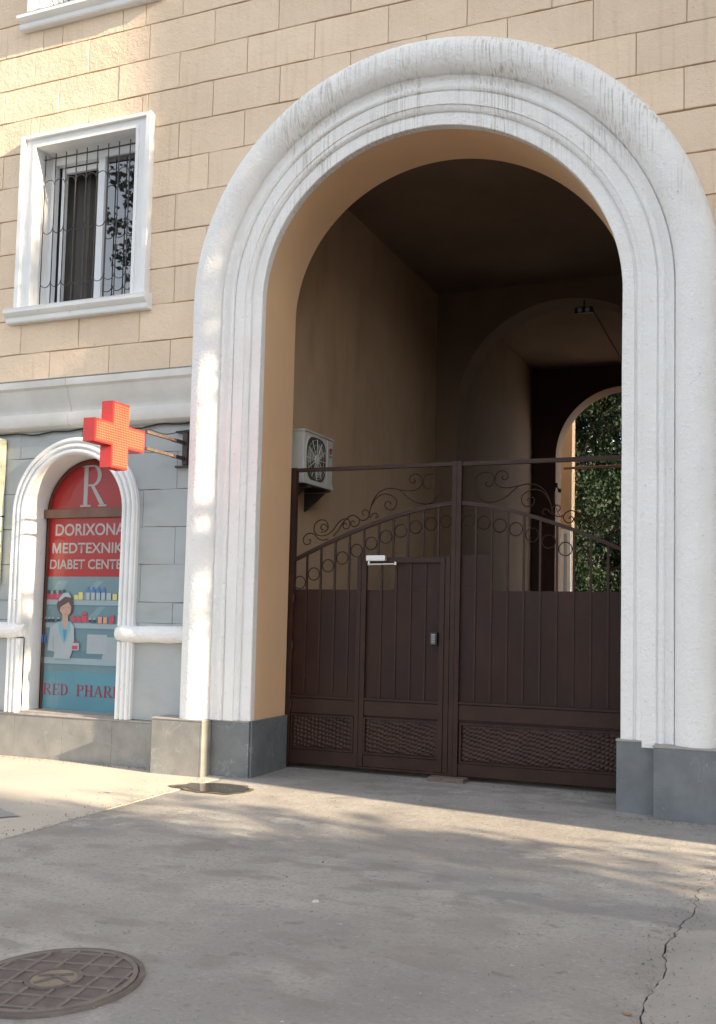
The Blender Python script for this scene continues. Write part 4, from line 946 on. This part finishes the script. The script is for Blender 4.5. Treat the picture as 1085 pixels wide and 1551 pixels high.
# sheets behind the bars
def sheet(x0, x1, z0, z1, parent=None, ribs=0):
    mb = MB(); nx = max(2, int((x1-x0)/0.08)); nz_ = 6; v = []
    for i in range(nx+1):
        for j in range(nz_+1):
            x_ = x0+(x1-x0)*i/nx; z_ = z0+(z1-z0)*j/nz_
            v.append((x_, GYc+0.004+0.0025*noise.noise(Vector((x_*2.2, z_*1.3, 5))), z_))
    K = nz_+1; f = [(i*K+j, (i+1)*K+j, (i+1)*K+j+1, i*K+j+1) for i in range(nx) for j in range(nz_)]
    mb.add(v, f); o = mb.build('sheet_panel', M_brown2, parent or G, 60); return o
sheet(-4.885, DX0-0.055, 0.06, SHT); sheet(-3.0, -1.335, 0.06, SHT); sheet(-3.0, -2.68, SHT+0.002, 2.25)
def weave(x0, x1, z0, z1, parent=None):
    """embossed basket-weave panel"""
    mb = MB(); st = 0.0085; nx = int((x1-x0)/st); nz_ = int((z1-z0)/st); v = []
    ca, sa = math.cos(R(38)), math.sin(R(38)); P_ = 0.054
    for i in range(nx+1):
        for j in range(nz_+1):
            x_ = x0+(x1-x0)*i/nx; z_ = z0+(z1-z0)*j/nz_
            u = (x_*ca+z_*sa)/P_; w2 = (-x_*sa+z_*ca)/(P_*0.62) + 0.35*noise.noise(Vector((x_*9, z_*9, 4))); u += 0.3*noise.noise(Vector((x_*11, z_*11, 8)))
            row = math.floor(w2); uu = u + 0.5*(row % 2)
            h_ = (0.5+0.5*math.cos(2*math.pi*uu))*math.sin(math.pi*(w2-row))
            h_ *= 0.8+0.4*noise.noise(Vector((x_*14, z_*14, 0)))
            e = min(i, j, nx-i, nz_-j); h_ *= min(1, e/2)
            v.append((x_, GYc-0.008-0.015*h_, z_))
    K = nz_+1; f = [(i*K+j, (i+1)*K+j, (i+1)*K+j+1, i*K+j+1) for i in range(nx) for j in range(nz_)]
    mb.add(v, f); o = mb.build('embossed_panel', M_brown, parent or G, 70); return tag(o, kind='stuff')
def panel_frame(x0, x1, z0, z1, parent=None, w_=0.018):
    mb = MB()
    for a, b_, c, d_ in ((x0-w_, x1+w_, z1, z1+w_), (x0-w_, x1+w_, z0-w_, z0), (x0-w_, x0, z0, z1), (x1, x1+w_, z0, z1)): mb.box(a, b_, GYc-0.028, GYc, c, d_)
    return mb.build('panel_frame', M_brown, parent or G)
# left leaf outside the wicket
LX0, LX1 = -4.884, DX0-0.055
gbar('lower_rail', LX0, LX1, 0.745, 0.765, -0.026, 0.0); gbar('lower_rail', LX0, LX1, 0.585, 0.735, -0.016, 0.0)
weave(LX0+0.03, LX1-0.022, 0.225, 0.555); panel_frame(LX0+0.03, LX1-0.022, 0.225, 0.555)
gbar('bottom_rail', LX0, LX1, 0.055, 0.20, -0.018, 0.018)
gbar('wicket_jamb', DX0-0.054, DX0-0.006, 0.055, arc_z(XM-DX0)-0.3, -0.026, 0.02)
# right leaf
gbar('lower_rail', -2.999, -1.336, 0.760, 0.780, -0.026, 0.0); gbar('lower_rail', -2.999, -1.336, 0.605, 0.75, -0.016, 0.0)
weave(-2.965, -1.37, 0.200, 0.560); panel_frame(-2.965, -1.37, 0.200, 0.560)
gbar('bottom_rail', -2.999, -1.336, 0.055, 0.175, -0.018, 0.018)
gbar('threshold_rail', DX0-0.005, -3.101, 0.050, 0.071, -0.022, 0.018)
# wicket door
D = node_empty('wicket_door', G)
gbar('stile', DX0, DX0+0.055, DZ0, DZ1, -0.030, 0.015, None, D); gbar('stile', DX1-0.05, DX1, DZ0, DZ1, -0.030, 0.015, None, D)
gbar('head_rail', DX0+0.056, DX1-0.051, DZ1-0.055, DZ1, -0.030, 0.015, None, D)
gbar('lower_rail', DX0+0.056, DX1-0.051, 0.752, 0.772, -0.028, 0.0, None, D); gbar('lower_rail', DX0+0.056, DX1-0.051, 0.595, 0.742, -0.018, 0.0, None, D)
sheet(DX0+0.05, DX1-0.05, 0.10, SHT, D); sheet(-3.72, DX1-0.05, SHT+0.002, DZ1-0.05, D)
gbar('bottom_rail', DX0+0.056, DX1-0.051, DZ0, 0.19, -0.020, 0.016, None, D)
weave(DX0+0.075, DX1-0.07, 0.218, 0.560, D); panel_frame(DX0+0.075, DX1-0.07, 0.218, 0.560, D)
for k in range(1, 5):
    x_ = DX0+0.055+(DX1-DX0-0.105)*k/5; gbar('upright_bar', x_-0.010, x_+0.010, 0.773, DZ1-0.056, -0.006, 0.010, None, D, 0)
gbar('closing_strip', DX1+0.002, DX1+0.055, DZ0, DZ1+0.01, -0.02, 0.0, None, G)
# keypad lock
K_ = node_empty('keypad_lock', G)
mb = MB(); mb.box(-3.302, -3.228, GYc-0.060, GYc-0.012, 1.335, 1.465, bev=0.006); mb.build('housing', M_black, K_)
mb = MB(); mb.box(-3.286, -3.244, GYc-0.064, GYc-0.059, 1.355, 1.448, bev=0.002); mb.build('key_plate', mat('grey_key_plate', (0.30, 0.31, 0.31), 0.4, metal=.4), K_)
for i in range(3):
    for j in range(4):
        mb = MB(); xk, zk = -3.278+i*0.013, 1.367+j*0.021; mb.box(xk-0.004, xk+0.004, GYc-0.067, GYc-0.064, zk-0.006, zk+0.006); mb.build('key', M_black, K_)
# door closer
C_ = node_empty('door_closer', G)
mb = MB(); mb.box(-4.015, -3.80, GYc-0.085, GYc-0.031, 2.185, 2.245, bev=0.01); mb.build('body', M_silver, C_)
mb = MB(); mb.tube([(-3.99, GYc-0.075, 2.15), (-3.68, GYc-0.09, 2.155)], 0.008, 8); mb.build('arm', M_silver, C_)
mb = MB(); mb.tube([(-3.99, GYc-0.06, 2.14), (-3.99, GYc-0.06, 2.19)], 0.013, 8); mb.build('pivot', M_silver, C_)
mb = MB(); mb.tube([(-3.68, GYc-0.09, 2.145), (-3.68, GYc-0.09, 2.175)], 0.013, 8); mb.build('pivot', M_silver, C_)
for zz in (0.62, 1.25, 1.75):
    mb = MB(); mb.tube([(-4.965+0.09, GYc-0.035, zz), (-4.965+0.09, GYc-0.035, zz+0.09)], 0.012, 8); mb.build('hinge', M_brown, G)
# stop block under the centre
db = thing('gate_stop_block', 'low brownish concrete block set under the middle of the gate', 'block')
mb = MB(); mb.box(-3.27, -2.90, GYc-0.13, GYc+0.06, -0.01, 0.045, bev=0.008); mb.build('block', mat('brown_pebbled_concrete', (0.17, 0.13, 0.10), 0.9, var=(0.09, 0.07, 0.06), vscale=60, vamt=0.5, bump=[(90, 0.6, 0.004)]), db)

# ------------------------------------------------------------------ air conditioner
AC = thing('air_conditioner', 'cream outdoor air conditioner unit mounted high on the passage wall', 'air conditioner')
ax0, ax1, ay0, ay1, az0, az1 = -5.20, -4.955, 0.93, 1.64, 3.085, 3.675
mb = MB(); mb.box(ax0, ax1, ay0, ay1, az0, az1, bev=0.012); mb.build('casing', M_ac, AC)
mb = MB(); mb.box(ax0-0.0, ax1+0.012, ay0-0.008, ay1+0.008, az1-0.006, az1+0.014, bev=0.004); mb.build('top_cover', M_ac, AC)
fy, fz, frr = ay0+0.285, (az0+az1)/2, 0.235
def sup(y_, z_, a, n=40, e=3.2):
    o_ = []
    for i in range(n):
        t = 2*math.pi*i/n; c, s_ = math.cos(t), math.sin(t)
        o_.append((y_+a*math.copysign(abs(c)**(2/e), c), z_+a*1.08*math.copysign(abs(s_)**(2/e), s_)))
    return o_
mb = MB(); mb.prism_x(sup(fy, fz, frr+0.012), ax1-0.01, ax1+0.006); mb.build('grille_rim', M_ac, AC)
mb = MB(); mb.prism_x(sup(fy, fz, frr), ax1-0.008, ax1+0.0075); mb.build('fan_cavity', M_acdark, AC)
for k in range(3):
    mb = MB(); pl = []
    for i in range(7): t = R(120*k+20+i*10); pl.append((fy+0.205*math.cos(t), fz+0.205*math.sin(t)))
    pl.append((fy+0.05*math.cos(R(120*k+60)), fz+0.05*math.sin(R(120*k+60)))); pl.append((fy+0.05*math.cos(R(120*k)), fz+0.05*math.sin(R(120*k))))
    mb.prism_x(pl, ax1+0.0078, ax1+0.0098); mb.build('fan_blade', M_acblade, AC)
mb = MB()
for k in range(12):
    t = 2*math.pi*k/12; mb.tube([(ax1+0.014, fy+0.03*math.cos(t), fz+0.03*math.sin(t)), (ax1+0.014, fy+0.235*math.cos(t), fz+0.235*math.sin(t))], 0.0042, 5)
for r_ in (0.10, 0.165, 0.225): mb.tube([(ax1+0.015, fy+r_*math.cos(2*math.pi*i/32), fz+r_*math.sin(2*math.pi*i/32)) for i in range(32)], 0.0022, 4, closed=True)
mb.build('fan_guard', M_ac, AC)
mb = MB(); mb.tube([(ax1+0.006, fy, fz), (ax1+0.022, fy, fz)], 0.052, 20); mb.build('guard_hub', M_ac, AC, 30)
mb = MB(); mb.box(ax1, ax1+0.008, ay0+0.555, ay0+0.575, az0+0.03, az1-0.02); mb.build('front_rib', M_ac, AC)
mb = MB(); mb.box(ax1-0.02, ax1+0.012, ay0-0.004, ay1+0.004, az0-0.002, az0+0.05, bev=0.004); mb.build('base_lip', M_ac, AC)
M_logo = mat('red_logo', (0.45, 0.05, 0.08), 0.4); ly = ay1-0.075
mb = MB(); mb.prism_x([(ly+0.033*math.cos(2*math.pi*i/20), az1-0.14+0.033*math.sin(2*math.pi*i/20)) for i in range(20)], ax1+0.001, ax1+0.0085); mb.build('logo', M_logo, AC)
mb = MB(); mb.prism_x([(ly+0.033*math.cos(R(10+a*17)), az1-0.135+0.036*math.sin(R(10+a*17))) for a in range(10)]+[(ly+0.016*math.cos(R(163-a*17)), az1-0.135+0.018*math.sin(R(163-a*17))) for a in range(10)], ax1+0.0087, ax1+0.0097); mb.build('logo', M_black, AC)
o = text_poly('GREE', 0, 0.085, 0, 0.022, 0.02, 0, M_black, 'logo_lettering', AC)
for v in o.data.vertices: v.co = Vector((ax1+0.0092, ly-0.045+v.co.x, az1-0.215+v.co.z))
for yy in (ay0+0.12, ay1-0.12):
    mb = MB(); mb.box(-5.249, -4.93, yy-0.018, yy+0.018, az0-0.04, az0-0.012); mb.add([(-5.249, yy-0.018, az0-0.05), (-4.99, yy-0.018, az0-0.05), (-5.249, yy-0.018, az0-0.26), (-5.249, yy+0.018, az0-0.05), (-4.99, yy+0.018, az0-0.05), (-5.249, yy+0.018, az0-0.26)], [(0, 1, 2), (3, 5, 4), (0, 3, 4, 1), (1, 4, 5, 2), (2, 5, 3, 0)]); mb.build('bracket', M_blackm, AC)
mb = MB(); mb.box(-5.249, -4.96, ay0-0.0, ay1, az0-0.012, az0-0.006); mb.build('drip_tray', M_blackm, AC)
mb = MB(); mb.tube(catmull([(-5.235, 1.25, az0-0.02), (-5.235, 1.27, 2.9), (-5.24, 1.24, 2.6), (-5.24, 1.26, 2.45), (-5.24, 1.23, 1.2), (-5.24, 1.25, 0.3)], 5), 0.010, 6)
mb.build('drain_hose', M_maroon, AC)
mb = MB(); mb.box(-5.249, -5.215, 1.22, 1.29, 2.44, 2.50); mb.build('hose_clip', M_blackm, AC)

# floodlight hanging in the inner arch, its cable
fl = thing('floodlight', 'small black twin floodlight hanging near the top of the inner arch', 'lamp')
mb = MB(); mb.box(-2.98, -2.70, 5.95, 6.03, 6.38, 6.47, bev=0.006); mb.build('housing', M_black, fl)
M_lens = mat('grey_lamp_lens', (0.35, 0.36, 0.36), 0.3)
for xx in (-2.90, -2.78):
    mb = MB(); mb.tube([(xx, 5.952, 6.425), (xx, 5.944, 6.425)], 0.036, 16); mb.build('lens', M_lens, fl)
mb = MB(); mb.tube([(-2.84, 6.0, 6.46), (-2.84, 6.0, 6.62)], 0.012, 6); mb.build('bracket', M_black, fl)
mb = MB(); mb.tube(catmull([(-2.70, 6.0, 6.42), (-2.55, 6.0, 6.15), (-2.35, 6.0, 5.78), (-2.15, 5.99, 5.50), (-1.6, 5.98, 5.1), (-1.30, 5.97, 5.0)], 6), 0.008, 6)
tag(mb.build('lamp_cable', M_black), 'thin black cable sagging from the floodlight to the right side of the passage', 'cable')

# camera and cable on the rear arch
sc_ = thing('security_camera', 'small black security camera fixed beside the rear arch opening', 'camera')
mb = MB(); mb.box(-4.44, -4.36, 10.93, 10.998, 4.36, 4.45, bev=0.01); mb.build('junction_box', M_black, sc_)
mb = MB(); mb.tube([(-4.38, 10.95, 4.36), (-4.30, 10.85, 4.28)], 0.014, 8); mb.build('arm', M_black, sc_)
mb = MB(); bm = bmesh.new(); bmesh.ops.create_uvsphere(bm, u_segments=16, v_segments=10, radius=0.045)
bm.verts.index_update(); mb.add([(v.co+Vector((-4.29, 10.83, 4.27)))[:] for v in bm.verts], [tuple(v.index for v in f.verts) for f in bm.faces]); bm.free(); mb.build('lens_housing', M_black, sc_, 60)
mb = MB(); mb.tube(catmull([(-4.40, 10.94, 4.36), (-4.43, 10.96, 4.15), (-4.40, 10.97, 3.95), (-4.33, 10.9, 3.8), (-4.25, 10.9, 3.7)], 5), 0.007, 5); mb.build('cable', M_black, sc_)

# courtyard annexe and pipe beyond the rear arch
an_ = thing('courtyard_annexe', 'peach annexe wall with a white window frame just beyond the rear arch', 'building')
mb = MB(); mb.box(-9.0, -4.49, 13.0, 13.3, -0.05, 8.0); mb.box(-4.78, -4.49, 12.96, 12.999, 3.75, 8.0); mb.build('wall', M_tunnel, an_)
mb = MB(); mb.box(-4.74, -4.66, 12.93, 12.99, 0.5, 3.66, bev=0.005); mb.box(-4.58, -4.50, 12.93, 12.99, 0.5, 3.66, bev=0.005); mb.box(-4.659, -4.581, 12.94, 12.99, 3.56, 3.66); mb.build('window_frame', M_upvc, an_)
mb = MB(); mb.box(-4.659, -4.581, 12.96, 12.985, 0.5, 3.559); mb.build('window_pane', M_mon_ := mat('pale_window_panel', (0.45, 0.48, 0.50), 0.3), an_)
gp = MB(); gp.tube([(-4.6, 12.6, 5.02), (4.0, 12.6, 5.10)], 0.028, 8); tag(gp.build('gas_pipe', mat('rusty_red_pipe', (0.16, 0.07, 0.05), 0.6)), 'thin rusty pipe crossing the courtyard behind the rear arch', 'pipe')

# ------------------------------------------------------------------ trees
M_bark = mat('bark', (0.09, 0.065, 0.045), 0.95, var=(0.05, 0.04, 0.03), vscale=6, bump=[(20, 0.7, 0.02)], stretch=(1, 1, .3))
def leafmat(name, a, b_):
    m = mat(name, a, 0.6, var=b_, vscale=1.5, vamt=0.5, spec=0.2)
    bsdf(m).inputs['Transmission Weight'].default_value = 0.0
    t = m.node_tree; N = t.nodes; L = t.links
    tr = N.new('ShaderNodeBsdfTranslucent'); tr.inputs['Color'].default_value = (a[0]*1.6, a[1]*1.7, a[2]*0.8, 1)
    ms = N.new('ShaderNodeMixShader'); ms.inputs[0].default_value = 0.28
    L.new(bsdf(m).outputs[0], ms.inputs[1]); L.new(tr.outputs[0], ms.inputs[2]); L.new(ms.outputs[0], N['Material Output'].inputs[0]); return m
M_leaf = leafmat('green_leaves', (0.045, 0.085, 0.022), (0.07, 0.11, 0.03))
M_leafg = leafmat('shaded_green_leaves', (0.006, 0.013, 0.006), (0.012, 0.026, 0.009))  # courtyard copy of the leaves, shade put into the darkened colour
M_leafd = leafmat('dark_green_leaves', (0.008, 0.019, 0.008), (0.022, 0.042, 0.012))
def tree(x, y, h, blobs, label, m_=M_leaf, nleaf=9000, size=0.11, seed=1, group=None, trunk_r=0.22):
    rnd = random.Random(seed); T = thing('street_tree' if y < 0 else 'courtyard_tree', label, 'tree', group)
    mb = MB(); top = Vector((x+rnd.uniform(-.3, .3), y+rnd.uniform(-.3, .3), h*0.62))
    mb.tube(catmull([(x, y, -0.05), (x+0.08, y-0.05, h*0.25), tuple(top)], 5), trunk_r, 10, r1=trunk_r*0.45); mb.build('trunk', M_bark, T, 60)
    mb = MB()
    for (bx0, by0, bz0, br0, sx, sy, sz) in blobs:
        st_ = Vector((x, y, h*rnd.uniform(0.3, 0.55))); e = Vector((bx0, by0, bz0)); mid_ = (st_+e)/2 + Vector((rnd.uniform(-.3, .3), rnd.uniform(-.3, .3), 0.3))
        mb.tube(catmull([tuple(st_), tuple(mid_), tuple(e)], 5), trunk_r*0.35, 6, r1=0.015)
        for q in range(5):
            d_ = Vector((rnd.gauss(0, 1), rnd.gauss(0, 1), rnd.gauss(0, 1))).normalized()*br0*0.8; mb.tube([tuple(mid_), tuple((mid_+e)/2), tuple(e+Vector((d_.x*sx, d_.y*sy, d_.z*sz)))], 0.03, 5, r1=0.006)
    mb.build('limbs', M_bark, T, 60)
    tot = sum(b_[3]**2*b_[4]*b_[5] for b_ in blobs)**1.0; v = []; f = []
    for (bx0, by0, bz0, br0, sx, sy, sz) in blobs:
        k = int(nleaf*br0**2*sx*sy/tot); cl = []
        nc = max(6, k//45)
        for i in range(nc):
            d_ = Vector((rnd.gauss(0, 1), rnd.gauss(0, 1), rnd.gauss(0, 1))).normalized()*br0*(rnd.random()**0.45)
            cl.append(Vector((bx0+d_.x*sx, by0+d_.y*sy, bz0+d_.z*sz)))
        for i in range(k):
            c = cl[i % nc]; p = c + Vector((rnd.gauss(0, 1), rnd.gauss(0, 1), rnd.gauss(0, .75)))*0.17*max(1, br0/2)
            a = Vector((rnd.gauss(0, 1), rnd.gauss(0, 1), rnd.gauss(0, .6))).normalized(); b_ = a.orthogonal().normalized(); b_.rotate(Matrix.Rotation(rnd.uniform(0, 6.28), 3, a))
            s_ = size*rnd.uniform(0.6, 1.3); o_ = len(v); c2 = a.cross(b_)
            v += [tuple(p), tuple(p+b_*s_*0.5+c2*s_*0.32), tuple(p+b_*s_), tuple(p+b_*s_*0.5-c2*s_*0.32)]; f.append((o_, o_+1, o_+2, o_+3))
    me = bpy.data.meshes.new('crown'); me.from_pydata(v, [], f); me.materials.append(m_); o = bpy.data.objects.new('crown', me); col.objects.link(o); o.parent = T
    tag(o, kind='stuff'); return T
# street trees that shade the forecourt (outside the frame, to the right and behind)
tree(10.5, -6.3, 11, [(10.0, -5.0, 4.0, 2.1, 1.0, 1.0, 0.93), (11.0, -7.6, 6.8, 2.5, 1.2, 1, 0.95), (10.0, -3.1, 11.35, 2.3, 1.2, 1.0, .85), (9.6, -2.75, 7.75, 0.60, 2.0, .8, .72), (12.2, -6.2, 4.6, 2.2, 1, 1.2, 0.8)],
     'leafy street tree nearest the gateway to the right', nleaf=34000, size=0.13, seed=3, group='street trees in front of the building')
tree(17.5, -10.2, 12, [(17, -9.6, 7.5, 3.0, 1.2, 0.95, 1.1), (17.5, -12, 8.5, 3, 1.2, 1, 1), (17, -10.2, 10.5, 2.2, 1.2, .9, 1.0), (17.0, -8.5, 4.2, 1.8, 1.2, .8, .8)],
     'second leafy street tree further along to the right', nleaf=18000, size=0.15, seed=4, group='street trees in front of the building')
tree(-13.2, -10.5, 13, [(-13.0, -9.8, 10.2, 2.3, 1, 1, 1.2), (-14.0, -11, 12.7, 1.8, 1, 1, 1), (-12.2, -10.5, 7.2, 1.8, 1, 1, .9)],
     'leafy street tree reflected in the upper window on the left', M_leafd, nleaf=11000, size=0.16, seed=5, group='street trees in front of the building')
# courtyard trees
tree(-6.2, 20.5, 12, [(-6.6, 19.2, 4.6, 2.3, 1.1, 1, 1.1), (-5.2, 20.5, 8.4, 2.5, 1.2, 1, .95), (-8, 20.5, 7.5, 2.2, 1.1, 1, 1), (-6.0, 18.4, 2.2, 1.6, 1.2, .8, 1.0)],
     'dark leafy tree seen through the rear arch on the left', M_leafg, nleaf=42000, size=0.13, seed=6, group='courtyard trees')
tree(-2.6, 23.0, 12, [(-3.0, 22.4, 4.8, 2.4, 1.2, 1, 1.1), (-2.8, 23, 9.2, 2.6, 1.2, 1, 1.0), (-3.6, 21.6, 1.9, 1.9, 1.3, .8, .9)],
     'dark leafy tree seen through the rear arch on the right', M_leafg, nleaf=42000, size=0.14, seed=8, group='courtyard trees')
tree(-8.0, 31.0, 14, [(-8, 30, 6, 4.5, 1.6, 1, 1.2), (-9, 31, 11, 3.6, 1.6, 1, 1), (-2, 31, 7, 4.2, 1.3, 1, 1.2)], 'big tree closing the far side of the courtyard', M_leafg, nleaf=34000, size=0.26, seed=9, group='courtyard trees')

cb_ = thing('added_skylight_blocker', 'long block added behind the courtyard trees to close off skylight', 'building')  # block added to shut out sky and darken the courtyard
mb = MB(); mb.box(-40, 25, 36, 46, -0.05, 9.5); mb.build('wall', M_grey, cb_)
# unseen block added across the side street to shade the forecourt
nb = thing('added_shade_block', 'tall plain unseen block added to shade the forecourt', 'building')
NBX, NBY = 32.0, -9.9
mb = MB(); mb.box(NBX, NBX+14, NBY-34, NBY, -0.05, 26); mb.build('wall', M_stucco, nb)
wm = MB(); wm.box(-0.02, 0.0, -0.7, 0.7, -0.8, 0.8); first = None
for i in range(8):
    for j in range(7):
        if first is None:
            first = wm.build('window', M_glass, nb); o = first
        else:
            o = first.copy(); col.objects.link(o); o.parent = nb
        o.location = (NBX-0.005, NBY-3-i*4.0, 3.0+j*3.4)
